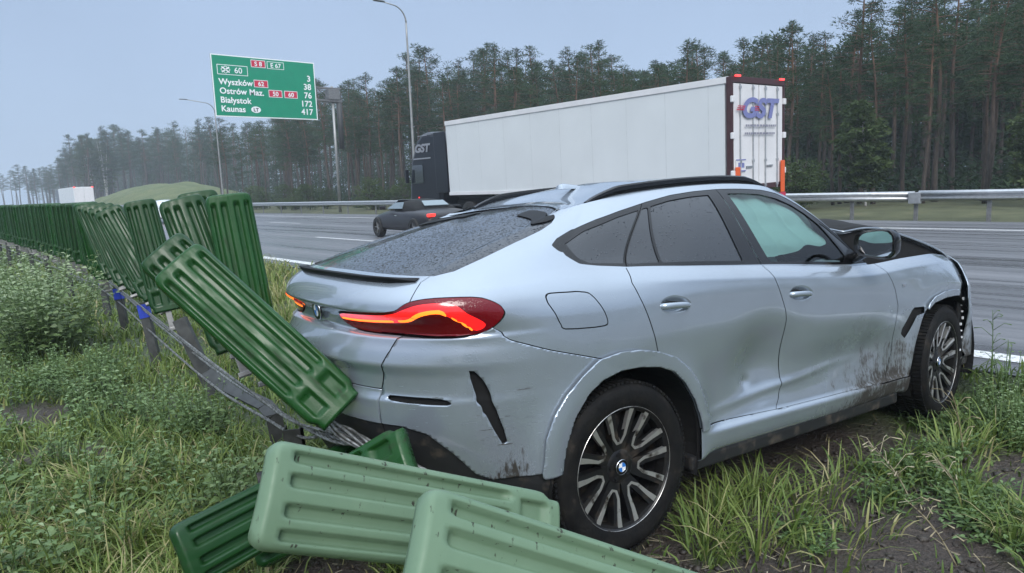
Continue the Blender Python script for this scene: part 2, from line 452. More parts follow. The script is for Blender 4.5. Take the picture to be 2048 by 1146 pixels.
def sheet(name, x, y, zf, mat, attr=None):
    X, Y = np.meshgrid(x, y, indexing='ij'); Z = zf(X, Y)
    o = mk(name, np.stack([X, Y, Z], -1).reshape(-1, 3), grid_faces(len(x), len(y)), mat, None, True)
    if attr:
        at = o.data.attributes.new(attr, 'FLOAT', 'POINT'); at.data.foreach_set('value', mudmask(X, Y).astype(np.float32).ravel())
    tag(o, kind='structure'); return o
def nonuni(a, b, d0, c, k=.06):
    """coordinates from a to b, spacing d0 near c growing outward"""
    r = [c]; x = c
    while x < b: x += d0 + k*abs(x-c); r.append(min(x, b))
    x = c
    while x > a: x -= d0 + k*abs(x-c); r.insert(0, max(x, a))
    return np.unique(np.array(r))
sheet('median_ground', np.concatenate([np.linspace(-380, -40, 9)[:-1], nonuni(-40, 5.96, .045, 2.4, .055)]), nonuni(-150, 820, .05, 2.3, .05), ground_z, SOIL, 'mud')
fz = lambda x, y: .10 + .25*vnoise(x, y, 7, 4)*np.clip((x-24.6)/3, 0, 1) + np.clip((x-24)/1.2, 0, 1)*.06
t = MT('far_verge_soil').set(rough=.9)
t.base(t.ramp(t.noise(.9, 8), [(.3, (.045, .050, .020)), (.55, (.075, .080, .034)), (.75, (.12, .105, .055))])); t.bump(t.noise(6, 5), .6, .1)
sheet('forest_ground', np.concatenate([nonuni(23.4, 80, .4, 23.4, .05), [150, 280, 420]]), nonuni(-150, 820, 1.0, 10, .05), fz, t.m)
t = MT('wet_asphalt').set(rough=.3, spec=.5)
fine = t.noise(160, 3); st = t.noise(1.0, 6, t.map((1.6, .045, 1))); st2 = t.noise(1.0, 5, t.map((5, .09, 1)))
sm = t.mix(.45, st, st2)
t.base(t.mix(.4, t.ramp(sm, [(.30, (.060, .060, .068)), (.50, (.115, .115, .124)), (.70, (.22, .22, .235))]), t.ramp(fine, [(.3, (.035, .035, .038)), (.7, (.15, .15, .157))])))
t.roughv(t.rng(sm, .36, .64, .10, .62)); t.bump(t.mix(.6, fine, t.noise(1, 4, t.map((38, 16, 1)))), .65, .008)
ASPHALT = t.m
sheet('road', np.array([5.9, 6.2, 9, 12, 15, 18, 21, 23.4]), nonuni(-150, 820, 2, 0, .08), lambda x, y: np.full_like(x, ROADZ), ASPHALT)
t = MT('road_paint').set(rough=.35)
t.base(t.mix(t.rng(t.noise(22, 6), .52, .66), (.70, .70, .69), (.16, .16, .165))); PAINT = t.m
def stripe(xc, w, y0, y1, step=6.0):
    m = MB(); ys = np.arange(y0, y1+.01, step)
    V = [(xc+s*w/2, y, ROADZ+.005) for y in ys for s in (-1, 1)]
    m.add(V, [(2*i, 2*i+1, 2*i+3, 2*i+2) for i in range(len(ys)-1)]); return m
m = MB()
for q in (stripe(6.42, .24, -120, 700), stripe(20.15, .24, -120, 700)): m.add(np.concatenate(q.V), q.F)
tag(m.build('edge_line_marking', PAINT), kind='structure')
m = MB()
for xc, y0 in ((10.6, 18.7), (15.3, 22.5)):
    for k in range(-8, 40):
        y = y0 + 12*k; q = stripe(xc, .14, y, y+4, 2); m.add(np.concatenate(q.V), q.F)
tag(m.build('lane_line_marking', PAINT), kind='structure')
# distant grassy embankment and low wooded rise at the far left
X = np.linspace(25.2, 75, 46); Y = np.linspace(92, 182, 60)
t = MT('embankment_grass').set(rough=.95)
t.base(t.ramp(t.noise(.35, 8), [(.3, (.060, .085, .026)), (.55, (.105, .125, .045)), (.75, (.15, .15, .07))])); t.bump(t.noise(3, 6), .8, .3)
def bank(x, y):
    p = np.clip(1-((x-36)/10.5)**2, 0, 1); q = np.clip(1-np.abs((y-140)/33.)**2.6, 0, 1)
    return   .05 + 4.6*p**.75*q**.9 + .9*(vnoise(x, y, 7, 5)-.5)*p*q+.45*(vnoise(x, y, 2.2, 6)-.5)*np.minimum(1, 3*p*q)
tag(sheet('embankment_hill', X, Y, bank, t.m), kind='structure')
# ---------------------------------------------------------------- crashed car : parts
class Sk:
    def __init__(s, V, F, uv): s.V = np.asarray(V, float); s.F = [tuple(int(i) for i in f) for f in F]; s.uv = np.asarray(uv, float)
    def split(s, g):
        """g : value per vertex -> (g<0 part, g>=0 part)"""
        V = list(map(tuple, s.V)); UV = list(map(tuple, s.uv)); neg = g < 0; cache = {}; A = []; B = []
        for f in s.F:
            k = sum(1 for i in f if neg[i])
            if k == len(f): A.append(f); continue
            if k == 0: B.append(f); continue
            fa = []; fb = []; n = len(f)
            for i in range(n):
                p, q = f[i], f[(i+1) % n]
                (fa if neg[p] else fb).append(p)
                if neg[p] != neg[q]:
                    key = (p, q) if p < q else (q, p)
                    if key not in cache:
                        a, b = key; t = g[a]/(g[a]-g[b]); cache[key] = len(V)
                        V.append(tuple(s.V[a]+(s.V[b]-s.V[a])*t)); UV.append(tuple(s.uv[a]+(s.uv[b]-s.uv[a])*t))
                    fa.append(cache[key]); fb.append(cache[key])
            if len(fa) > 2: A.append(tuple(fa))
            if len(fb) > 2: B.append(tuple(fb))
        V = np.array(V); UV = np.array(UV)
        return Sk(V, A, UV).compact(), Sk(V, B, UV).compact()
    def compact(s):
        used = sorted({i for f in s.F for i in f}); m = {a: b for b, a in enumerate(used)}
        s.V = s.V[used] if used else np.zeros((0, 3)); s.uv = s.uv[used] if used else np.zeros((0, 2))
        s.F = [tuple(m[i] for i in f) for f in s.F]; return s
    def cut(s, gf, w=0.0):
        """-> (inside, outside) leaving a gap of 2w"""
        g = gf(s.uv); a, b = s.split(g)
        if w:
            a = a.split(gf(a.uv)+w)[0]; b = b.split(gf(b.uv)-w)[1]
        return a, b
    def normals(s):
        N = np.zeros_like(s.V)
        for f in s.F:
            p = s.V[list(f)]; n = np.cross(p[1]-p[0], p[2]-p[0])
            if len(f) > 3: n = n + np.cross(p[2]-p[0], p[3]-p[0])
            for i in f: N[i] += n
        return N/(np.linalg.norm(N, axis=1)[:, None]+1e-12)
    def off(s, d):
        return Sk(s.V + s.normals()*d*OUT, s.F, s.uv)
OUT = 1
def poly_g(p, it=0):
    p = smooth_poly(p, it) if it else np.asarray(p, float)
    return lambda uv: sdpoly(uv, p)
def line_A(pts):      # boundary A(z); negative = rearward
    z = [p[1] for p in pts]; a = [p[0] for p in pts]; o = np.argsort(z); z = np.array(z)[o]; a = np.array(a)[o]
    return lambda uv: uv[:, 0] - np.interp(uv[:, 1], z, a)
def line_Z(pts):      # boundary z(A); negative = below
    a = np.array([p[0] for p in pts]); z = np.array([p[1] for p in pts])
    return lambda uv: uv[:, 1] - np.interp(uv[:, 0], a, z)
# --- materials
t = MT('wet_metallic_paint').set(col=(.340, .388, .442), rough=.24, metal=.56, coat=1, coatr=.03)
dr, _ = droplets(t, 95, .05, .42); ms = t.noise(26, 2); dr2 = t.math('MULTIPLY', dr, t.rng(ms, .45, .6))
t.bump(dr2, .14, .003)
# dried mud spattered low on the doors, skirts and bumper corner (object space)
sx = t.n('ShaderNodeSeparateXYZ'); t.l(t.co(), sx.inputs[0])
lowz = t.rng(sx.outputs['Z'], .34, .92, 1, 0)
zone1 = t.math('MULTIPLY', t.rng(sx.outputs['X'], 1.30, 2.05, 0, 1), lowz)
zone2 = t.math('MULTIPLY', t.rng(sx.outputs['X'], -.55, -.30, 1, 0), t.rng(sx.outputs['Z'], .44, .74, 1, 0))
zone2 = t.math('MULTIPLY', zone2, t.rng(sx.outputs['X'], -.80, -.62, 0, 1))
zone = t.math('MAXIMUM', zone1, zone2)
streak = t.noise(1, 7, t.map((62, 62, 17)), .7); blot = t.noise(9, 6)
spat = t.mix(.45, streak, blot)
mud = t.rng(t.math('ADD', t.math('MULTIPLY', zone, .34), spat), .70, .82)
zone3 = t.math('MULTIPLY', t.math('MULTIPLY', t.rng(sx.outputs['X'], -.50, -.40, 1, 0), t.rng(sx.outputs['X'], -.95, -.80, 0, 1)), t.math('MULTIPLY', t.rng(sx.outputs['Z'], .82, .90, 1, 0), t.rng(sx.outputs['Z'], .46, .52, 0, 1)))
scuff = t.math('MULTIPLY', t.rng(t.noise(1, 5, t.map((7, 7, 105)), .6), .615, .66), t.math('MULTIPLY', zone3, t.rng(t.noise(7, 3), .46, .56)))
mud = t.math('MAXIMUM', mud, scuff)
film = t.math('MULTIPLY', t.rng(t.math('ADD', t.math('MULTIPLY', zone1, .5), t.math('MULTIPLY', blot, .5)), .36, .68), .55)
grime = t.math('MULTIPLY', t.rng(t.noise(3.5, 7), .45, .75), .10)
c = t.mix(t.math('MAXIMUM', film, grime), (.340, .388, .442), (.125, .118, .098))
t.base(t.mix(mud, c, (.032, .028, .023)))
t.l(t.math('MULTIPLY', t.math('SUBTRACT', 1.0, mud), .55), t.b.inputs['Metallic'])
t.l(t.math('SUBTRACT', 1.0, t.math('MAXIMUM', mud, film)), t.b.inputs['Coat Weight'])
t.roughv(t.math('ADD', .24, t.math('MULTIPLY', t.math('MAXIMUM', mud, film), .55)))
for lk in list(t.nt.links):
    if lk.to_socket.name == 'Coat Normal': t.nt.links.remove(lk)
BODY = t.m
BLACK = MT('black_trim').set(col=(.006, .006, .0065), rough=.55, spec=.18).m
DARK = plain('dark_inner_shell', (.004, .004, .0045), .9, 0, .1, 10)
GLOSS = MT('gloss_black').set(col=(.006, .006, .007), rough=.16, spec=.4).m
t = MT('black_plastic').set(col=(.015, .0155, .017), rough=.5, spec=.3); pn = t.noise(12, 6)
t.base(t.mix(t.rng(pn, .55, .72), (.018, .0185, .020), (.075, .062, .050))); t.bump(t.noise(220, 2), .2, .002); PLASTIC = t.m
t = MT('rain_beaded_tinted_glass').set(col=(.024, .027, .032), rough=.10, spec=.42, coat=.25, coatr=.03)
d1, v1 = droplets(t, 46, .02, .30); d2, v2 = droplets(t, 95, .05, .36); dd = t.math('ADD', t.math('MULTIPLY', d1, t.rng(t.noise(11, 2), .42, .56)), t.math('MULTIPLY', d2, .5))
t.bump(dd, 1.0, .014); TINT = t.m
t = MT('side_tinted_glass').set(col=(.022, .025, .030), rough=.06, spec=.5, coat=.25, coatr=.02)
d1, v1 = droplets(t, 60, .02, .26); dd = t.math('MULTIPLY', d1, t.rng(t.noise(14, 2), .45, .6)); t.bump(dd, .9, .009); SIDEGLASS = t.m
t = MT('clear_green_glass').set(col=(.62, .86, .84), rough=.03, ior=1.45)
tr = t.n('ShaderNodeBsdfTransparent'); tr.inputs[0].default_value = (.46, .64, .63, 1); mx = t.n('ShaderNodeMixShader'); gl = t.n('ShaderNodeBsdfGlossy'); gl.inputs['Roughness'].default_value = .03
fr = t.n('ShaderNodeFresnel'); fr.inputs[0].default_value = 1.5
t.l(fr.outputs[0], mx.inputs[0]); t.l(tr.outputs[0], mx.inputs[1]); t.l(gl.outputs[0], mx.inputs[2]); t.l(mx.outputs[0], t.out.inputs['Surface'])
CLEAR = t.m
t = MT('airbag_fabric').set(col=(.70, .72, .70), rough=.9); t.bump(t.noise(14, 5), .4, .02); AIRBAG = t.m
t = MT('red_lens').set(col=(.14, .002, .007), rough=.12, coat=.35, coatr=.03, spec=.35); dr, _ = droplets(t, 120, .05, .4); t.bump(dr, .25, .002)
LENS = t.m
GLOWRED = MT('lit_red_lamp').set(col=(.35, .005, .008), rough=.15, coat=1, coatr=.04, emit=(1, .012, .012), emits=1.0).m
LED = MT('lit_led_strip').set(col=(.4, .1, .02), rough=.3, emit=(1, .17, .012), emits=1.9).m
t = MT('muddy_tyre').set(rough=.75, spec=.2); tn = t.noise(14, 7)
t.base(t.ramp(tn, [(.40, (.005, .005, .0055)), (.62, (.011, .010, .009)), (.80, (.045, .036, .028))])); t.bump(t.noise(60, 4), .5, .006); TYRE = t.m
t = MT('machined_alloy').set(col=(.60, .59, .57), rough=.32, metal=.8); an = t.noise(16, 7)
t.base(t.mix(t.rng(an, .54, .66), (.60, .59, .57), (.07, .055, .042))); ALLOY = t.m
t = MT('muddy_black_alloy').set(col=(.008, .008, .009), rough=.34, spec=.35)
t.base(t.mix(t.rng(t.noise(13, 7), .53, .68), (.009, .009, .010), (.048, .038, .030))); RIMBLK = t.m
STEEL = plain('brushed_steel', (.40, .40, .41), .35, .9, .12, 30)
CHROME = MT('chrome').set(col=(.75, .75, .77), rough=.1, metal=1).m
BLUE = plain('roundel_blue', (.02, .16, .52), .25, 0, .05, 8, .8)
WHITE = plain('roundel_white', (.78, .79, .80), .25, 0, .03, 8, .8)

CARM = Matrix(((.99429483, .10578718, .01366951, 2.39829107), (-.10612247, .99399411, .02671571, 2.91785072), (-.01076124, -.02801393, .99954961, -.02521254), (0, 0, 0, 1)))
car = empty('crashed_suv'); car.matrix_world = CARM
tag(car, 'pale grey crashed coupe SUV with lit tail lights and dented doors on the grass', 'car')
def out(name, sk, mat, parent=car, smooth=True, mirror=True, thick=0.0):
    o = mk(name, sk.V, sk.F, mat, parent, smooth)
    if thick:
        so = o.modifiers.new('shell', 'SOLIDIFY'); so.thickness = abs(thick); so.offset = 1 if thick > 0 else -1
    if mirror: flip(o, parent)
    return o
def flip(o, parent=None):
    """the same part on the car's other side"""
    c = o.copy(); C.objects.link(c); c.parent = parent or o.parent; c.scale = (1, -1, 1)
    if not hasattr(o, '_'): pass
    return c
GAP = .0028
LV, LF, LUV = lower_grid(True)
low = Sk(LV, LF, LUV)
# orientation of the analytic grid : does the normal point outwards ?
_n = low.normals(); OUT = 1 if np.mean(_n[:, 1]*np.sign(low.V[:, 1])) > 0 else -1
shell = low.off(-.024)
# polygons in (perimeter, height) space
ARCH_R = [(1.31,.25),(1.312,.40),(1.318,.459),(1.343,.564),(1.40,.688),(1.475,.773),(1.553,.818),(1.664,.843),(1.779,.840),(1.902,.821),(2.001,.781),(2.075,.715),(2.142,.618),(2.178,.528),(2.192,.464),(2.192,.25)]
ARCH_O = [(1.225,.455),(1.225,.475),(1.257,.615),(1.309,.714),(1.367,.785),(1.449,.852),(1.544,.909),(1.665,.924),(1.779,.918),(1.903,.890),(2.014,.847),(2.108,.774),(2.175,.688),(2.227,.562),(2.245,.483),(2.247,.452)]
ARCH_F = [(4.185,.20),(4.20,.36),(4.27,.55),(4.357,.722),(4.394,.771),(4.491,.820),(4.653,.838),(4.80,.835),(4.885,.832),(4.94,.885),(4.985,.925),(5.01,.93),(4.995,.86),(4.985,.80),(5.02,.70),(5.035,.58),(5.03,.45),(5.005,.20)]
LAMP = [(.193,1.150),(.382,1.162),(.652,1.173),(.693,1.201),(.738,1.217),(.840,1.227),(.973,1.228),(1.10,1.223),(1.153,1.207),(1.186,1.186),(1.188,1.163),(1.153,1.141),(1.058,1.096),(1.001,1.081),(.930,1.066),(.825,1.067),(.655,1.074),(.513,1.075),(.386,1.076),(.279,1.089),(.191,1.119)]
FUEL = [(1.391,1.206),(1.421,1.210),(1.522,1.198),(1.558,1.186),(1.605,1.114),(1.622,1.058),(1.606,1.043),(1.399,1.056),(1.372,1.070),(1.382,1.163)]
VENT = [(.974,.948),(.996,.924),(1.022,.884),(1.071,.764),(1.096,.680),(1.103,.622),(1.082,.613),(1.063,.659),(1.028,.745),(1.017,.752),(1.013,.781),(.992,.806),(.977,.854),(.968,.90)]
SLOT = [(.592,.825),(.673,.826),(.830,.821),(.881,.813),(.905,.791),(.796,.794),(.684,.800),(.610,.806)]
BREATH = [(4.145,.655),(4.150,.690),(4.235,.795),(4.262,.815),(4.385,.808),(4.388,.766),(4.300,.758),(4.283,.742),(4.182,.622)]
SEAM = [(0,1.085),(.9,1.085),(1.0,1.10),(1.061,1.102),(1.14,1.043),(1.316,.982),(1.54,.916),(1.7,.87)]
DIFF = [(0,.70),(.504,.696),(.665,.696),(.774,.668),(.856,.593),(.95,.489),(1.026,.458),(1.31,.474)]
TGATE = [(.555,.70),(.569,.848),(.615,.957),(.646,1.015),(.658,1.070),(.735,1.215),(.754,1.31)]
RDOOR = [(1.93,.0),(1.93,.86),(1.911,.89),(1.893,.958),(1.86,1.055),(1.827,1.14),(1.809,1.207),(1.846,1.285)]
BLINE = [(2.82,.30),(2.834,.423),(2.88,.470),(2.912,.550),(2.905,.687),(2.902,.762),(2.906,.85),(2.908,.908),(2.895,.961),(2.846,1.065),(2.814,1.154),(2.794,1.215)]
FLINE = [(3.95,.30),(3.962,.381),(4.03,.47),(4.062,.541),(4.062,.62),(4.063,.74),(4.066,.846),(4.032,.953),(3.969,1.062),(3.90,1.15)]
ROCK = [(2.0,.478),(2.186,.465),(2.834,.423),(3.937,.376),(4.161,.372),(4.3,.37)]
FBUMP = [(4.98,.2),(4.98,.85),(5.01,.93),(5.09,1.10)]
arch_band = low.cut(poly_g(ARCH_O))[0].cut(poly_g(ARCH_R))[1]
low = low.cut(poly_g(ARCH_R))[1]
low = low.cut(poly_g(ARCH_F))[1]
shell = shell.cut(poly_g(ARCH_R))[1].cut(poly_g(ARCH_F))[1]
lamp, low = low.cut(poly_g(LAMP, 1), GAP)
lowrear, low = low.cut(lambda uv: uv[:, 0] - 1.75)
tg, lowrear = lowrear.cut(line_A(TGATE), GAP)
tg_low, tg = tg.cut(lambda uv: uv[:, 1] - .846, GAP)
diff2, tg_low = tg_low.cut(line_Z(DIFF))
bump, quarter = lowrear.cut(line_Z(SEAM), GAP*.8)
diff, bump = bump.cut(line_Z(DIFF), .002)
bump = bump.cut(poly_g(VENT))[1].cut(poly_g(SLOT, 1))[1]
flap, quarter = quarter.cut(poly_g(FUEL, 1), GAP*.9)
quarter2, low = low.cut(line_A(RDOOR), GAP)
flap2, quarter2 = quarter2.cut(poly_g(FUEL, 1), GAP*.9)
sill, low = low.cut(line_Z(ROCK), GAP*.8)
rdoor, low = low.cut(line_A(BLINE), GAP)
fdoor, low = low.cut(line_A(FLINE), GAP)
fend, fbump = low.cut(line_A(FBUMP), .004)
fend = fend.cut(poly_g(BREATH))[1]
def merge(*sks):
    V = []; F = []; U = []; n = 0
    for s in sks:
        V.append(s.V); U.append(s.uv); F += [tuple(i+n for i in f) for f in s.F]; n += len(s.V)
    return Sk(np.concatenate(V), F, np.concatenate(U))
# door handle bowls
HR = [(1.937,1.085),(1.945,1.108),(1.99,1.130),(2.057,1.131),(2.125,1.110),(2.158,1.082),(2.135,1.060),(2.09,1.046),(2.02,1.046),(1.96,1.062)]
HF = [(2.922,1.035),(2.935,1.062),(2.993,1.084),(3.063,1.079),(3.125,1.055),(3.153,1.028),(3.125,1.004),(3.075,.992),(3.01,.994),(2.94,1.018)]
rb, rdoor = rdoor.cut(poly_g(HR, 2)); fb, fdoor = fdoor.cut(poly_g(HF, 2))
def bowl(sk, poly):
    d = -sdpoly(sk.uv, smooth_poly(poly, 2)); m = np.clip(d/.035, 0, 1); depth = .030*(m*m*(3-2*m))
    return Sk(sk.V - sk.normals()*OUT*depth[:, None], sk.F, sk.uv)
rb = bowl(rb, HR); fb = bowl(fb, HF)
# ---- greenhouse
UV_, UF_, UUV_ = upper_grid()
up = Sk(UV_, UF_, UUV_)
upshell = up.off(-.012)
DLO = [(1.430,.211),(1.431,.252),(1.475,.305),(1.564,.345),(1.675,.374),(1.879,.411),(2.09,.441),(2.33,.454),(2.572,.459),(2.955,.460),(3.278,.461),(3.59,.453),(3.74,.425),(3.80,.385),(3.835,.28),(3.846,.15),(3.846,.012),(3.182,.010),(2.793,.006),(2.183,.004),(1.843,.009),(1.689,.034),(1.586,.060),(1.499,.135),(1.458,.184)]
RGL = [(-.1,.030),(.45,.030),(.662,.030),(.799,.033),(.919,.071),(1.013,.158),(1.093,.250),(1.20,.330),(1.205,.375),(1.130,.412),(.979,.458),(.6,.468),(-.1,.468)]
GQ = [(1.474,.218),(1.537,.284),(1.687,.335),(1.838,.362),(1.840,.038),(1.639,.065),(1.571,.108)]
GR1 = [(1.862,.366),(1.905,.372),(2.041,.028),(1.853,.032)]
GR2 = [(1.921,.376),(2.079,.402),(2.28,.416),(2.473,.421),(2.649,.028),(2.056,.026)]
GF = [(2.694,.425),(2.907,.428),(3.191,.425),(3.455,.405),(3.62,.37),(3.70,.32),(3.735,.25),(3.69,.063),(3.62,.028),(2.878,.023)]
GT = [(3.765,.27),(3.800,.24),(3.830,.10),(3.72,.072)]
dlo, up = up.cut(poly_g(DLO))
rgl, up = up.cut(poly_g(RGL))
roofstrip, up2 = up.cut(lambda uv: np.where((uv[:, 1] > .36) & (uv[:, 0] < 1.2), -1.0, 1.0))
tgstrip, up = up.cut(lambda uv: np.where((uv[:, 1] < .2), uv[:, 0] - np.interp(uv[:, 1], [0, .03], [.752, .764]), 1.0), GAP)
gq, dlo = dlo.cut(poly_g(GQ)); gr1, dlo = dlo.cut(poly_g(GR1)); gr2, dlo = dlo.cut(poly_g(GR2)); gf, dlo = dlo.cut(poly_g(GF)); gt, dlo = dlo.cut(poly_g(GT))
fr_rear, fr_front = dlo.cut(lambda uv: uv[:, 0] - np.interp(uv[:, 1], [0, .455], [2.797, 2.592]), .003)
fr_q, fr_rear = fr_rear.cut(lambda uv: uv[:, 0] - np.interp(uv[:, 1], [0, .40], [1.846, 1.850]), .003)
body = out('body_shell', merge(quarter, quarter2, up, fend), BODY)
gate = out('tailgate', merge(tg, tgstrip), BODY)
# rear glass spans both sides : one pane
def both(sk):
    W = sk.V.copy(); W[:, 1] *= -1
    return Sk(np.concatenate([sk.V, W]), sk.F + [tuple(i+len(sk.V) for i in f)[::-1] for f in sk.F], np.concatenate([sk.uv, sk.uv]))
shade, rgl = rgl.cut(poly_g([(.24,.417),(.60,.442),(.979,.456),(1.13,.408),(1.06,.392),(.6,.386),(.26,.372)]))
flip(out('spoiler_shade_patch', shade.off(.002), BLACK, gate, True, False), gate)  # black patch on the glass top: shade under the roof spoiler put into colour
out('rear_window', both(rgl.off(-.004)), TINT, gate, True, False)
out('rear_bumper', merge(bump, tg_low), BODY, car, True, True, -.012)
out('rear_diffuser', both(merge(diff, diff2).off(-.010)), PLASTIC, car, True, False)
flapo = out('fuel_flap', merge(flap, flap2), BODY, body, True, False)
out('side_skirt', sill.off(.006), BODY, car, True, True, .004)
rd = out('rear_door', rdoor, BODY, car, True, False); fd = out('front_door', fdoor, BODY, car, True, False)
tag(rd, 'rear door with a deep dent near its lower front edge'); tag(fd, 'mud spattered front door with a long crease along its foot')
for dr_, bw, hp, hz in ((rd, rb, (.345, 1.082), .168), (fd, fb, (1.330, 1.033), .168)):
    out('handle_recess', bw, BODY, dr_, True, False)
    m = MB(); yy = -.978; c0, c1 = hp
    pts = [(c0-hz/2-.006, yy+.028, c1+.004), (c0-hz/2+.012, yy-.004, c1+.005), (c0-.03, yy-.013, c1+.004), (c0+.03, yy-.014, c1), (c0+hz/2-.012, yy-.006, c1-.006), (c0+hz/2+.006, yy+.028, c1-.008)]
    q = cspline(np.linspace(0, 1, 6), np.array(pts), np.linspace(0, 1, 20))
    m.tube(q, [.010]+[.0155]*18+[.010], 10); V = np.concatenate(m.V); V[:, 1] = (V[:, 1]-yy)*.8+yy; m.V = [V]
    m.build('door_handle', BODY, dr_, True)
out('window_frame', fr_rear.off(-.002), GLOSS, rd, True, False); out('window_frame', fr_front.off(-.002), GLOSS, fd, True, False); out('quarter_window_frame', fr_q.off(-.002), GLOSS, body, True, False)
out('quarter_window', gq.off(-.006), SIDEGLASS, body, True, False)
out('window', gr2.off(-.007), SIDEGLASS, rd, True, False); out('quarter_light', gr1.off(-.006), SIDEGLASS, rd, True, False)
out('window', gf.off(-.007), CLEAR, fd, True, False); out('quarter_light', gt.off(-.005), SIDEGLASS, fd, True, False)
# left flank : doors and glazing mirrored
for nm, sk, mt in (('rear_door', merge(rdoor, rb), BODY), ('front_door', merge(fdoor, fb), BODY)):
    o = mk(nm, sk.V*np.array([1, -1, 1]), [f[::-1] for f in sk.F], mt, car, True)
    src = (fr_rear, gr1, gr2) if nm == 'rear_door' else (fr_front, gf, gt)
    for k, s_ in enumerate(src):
        mk('window_frame' if k == 0 else 'window', s_.off(-.004).V*np.array([1, -1, 1]), [f[::-1] for f in s_.F], GLOSS if k == 0 else SIDEGLASS, o, True)
o = mk('quarter_window', merge(fr_q, gq).off(-.004).V*np.array([1, -1, 1]), [f[::-1] for f in merge(fr_q, gq).F], SIDEGLASS, body, True)
# tail lamps : lens, lit field and LED line are separate
GLOWP = [(.206,1.147),(.40,1.158),(.649,1.168),(.713,1.187),(.777,1.203),(.878,1.209),(.955,1.206),(1.00,1.190),(1.047,1.130),(1.047,1.112),(1.009,1.094),(.975,1.093),(.929,1.149),(.91,1.172),(.839,1.170),(.776,1.160),(.695,1.134),(.646,1.132),(.611,1.130),(.361,1.117),(.202,1.115)]
LEDP = [(.210,1.116),(.361,1.119),(.611,1.132),(.618,1.138),(.608,1.143),(.361,1.130),(.210,1.126)]
LEDP2 = [(.634,1.134),(.695,1.136),(.735,1.146),(.776,1.160),(.839,1.170),(.905,1.171),(.922,1.151),(.968,1.092),(.985,1.095),(.936,1.152),(.916,1.184),(.839,1.183),(.776,1.172),(.730,1.156),(.690,1.146),(.634,1.145)]
lamp = lamp.off(.006)
led, rest = lamp.cut(poly_g(LEDP)); led2, rest = rest.cut(poly_g(LEDP2, 1)); glw, lens = rest.cut(poly_g(GLOWP, 1))
for s_ in (1, -1):
    mm = np.array([1, s_, 1]); fl = (lambda F: F) if s_ == 1 else (lambda F: [f[::-1] for f in F])
    lo = mk('tail_light', lens.V*mm, fl(lens.F), LENS, car, True)
    mk('lit_field', glw.V*mm, fl(glw.F), GLOWRED, lo, True)
    ll = merge(led, led2); mk('led_strip', ll.V*mm, fl(ll.F), LED, lo, True)
# wheel arch trims
ab = arch_band.off(.012); out('wheel_arch_trim', ab, BODY, car, True, True, .010)
FTRIM = [(4.37,.735),(4.394,.775),(4.491,.824),(4.653,.842),(4.80,.838),(4.86,.832),(4.87,.872),(4.76,.885),(4.63,.882),(4.50,.862),(4.43,.825)]
ft = Sk(LV, LF, LUV).cut(poly_g(FTRIM))[0].off(.010); out('wheel_arch_trim', ft, BODY, car, True, True, .008)
# dark inner shell closes every shut line, vent and window
sh2 = upshell.cut(poly_g([(2.63,.03),(2.63,.46),(3.84,.46),(3.84,.01),(2.85,.01)]))[1]
out('inner_shell', merge(shell, sh2), DARK, car, True, True)
# front bumper knocked forward and down
fbm = fbump; Vb = fbm.V.copy()
k_ = np.clip((Vb[:, 0]-3.2)/.5, 0, 1); Vb[:, 0] += .012; Vb[:, 2] -= .012*k_; Vb[:, 1] -= .022*(1-np.clip((Vb[:, 0]-3.6)/.3, 0, 1))
m_ = Sk(Vb, fbm.F, fbm.uv); out('front_bumper', m_, BODY, car, True, True, .006)
# torn wheel-arch edge : inner bumper bracket with a perforated lip
m = MB()
for i in range(9):
    z = .42 + .046*i; a = .045*math.sin(i*.9)
    m.box((3.285+.035*math.sin((z-.3)*3.3), -.945+.006*math.sin(i*2.1), z), (.014, .012, .016+.006*math.sin(i*1.7)), bev=.003)
m.build('torn_bumper_bracket', WHITE, car)
m = MB(); q = cspline(np.linspace(0, 1, 5), np.array([(3.25, -.91, .93), (3.29, -.92, .84), (3.32, -.915, .68), (3.33, -.90, .52), (3.30, -.88, .36)]), np.linspace(0, 1, 18))
m.tube(q, .020, 8); m.box((3.27, -.93, .91), (.035, .03, .11), bev=.008); m.build('bumper_mounting', PLASTIC, car, True)
# ---- roof, rails, spoilers, fin
RV, RF, RUV = roof_grid(); roof = Sk(RV, RF, RUV)
out('roof', both(roof), BODY, car, True, False)
# rails
T = roof_edge(); k0 = int(np.argmin(T[:, 0])); side = T[k0:]
xs_ = np.linspace(.20, 1.60, 46); ye = np.interp(xs_, side[:, 0], side[:, 1])+.030; ze = np.interp(xs_, side[:, 0], side[:, 2])
lift = np.clip(np.minimum((xs_-.20)/.20, (1.60-xs_)/.22), 0, 1)**.7
m = MB()
prof = [(-.016, 0), (-.014, .020), (-.006, .027), (.008, .027), (.015, .018), (.016, 0)]
V = []; nP = len(prof)
for x, y, z, lf in zip(xs_, ye, ze, lift):
    for (a, b) in prof: V.append((x, y+a, z - .004 + b*(.25+.75*lf) + .026*lf))
F = [(i*nP+j, i*nP+(j+1) % nP, (i+1)*nP+(j+1) % nP, (i+1)*nP+j) for i in range(len(xs_)-1) for j in range(nP)] + [tuple(range(nP))[::-1], tuple((len(xs_)-1)*nP+j for j in range(nP))]
m.add(V, F)
V2 = []                                    # dark plinth under the rail
for x, y, z, lf in zip(xs_, ye, ze, lift):
    for (a, b) in ((-.012, -.02), (-.012, 1), (.012, 1), (.012, -.02)): V2.append((x, y+a, z + (b*(.024*lf) if b > 0 else -.02)))
m.add(V2, [(i*4+j, i*4+(j+1) % 4, (i+1)*4+(j+1) % 4, (i+1)*4+j) for i in range(len(xs_)-1) for j in range(4)])
rail = m.build('roof_rail', GLOSS, car); sharp(rail, 40); flip(rail, car)
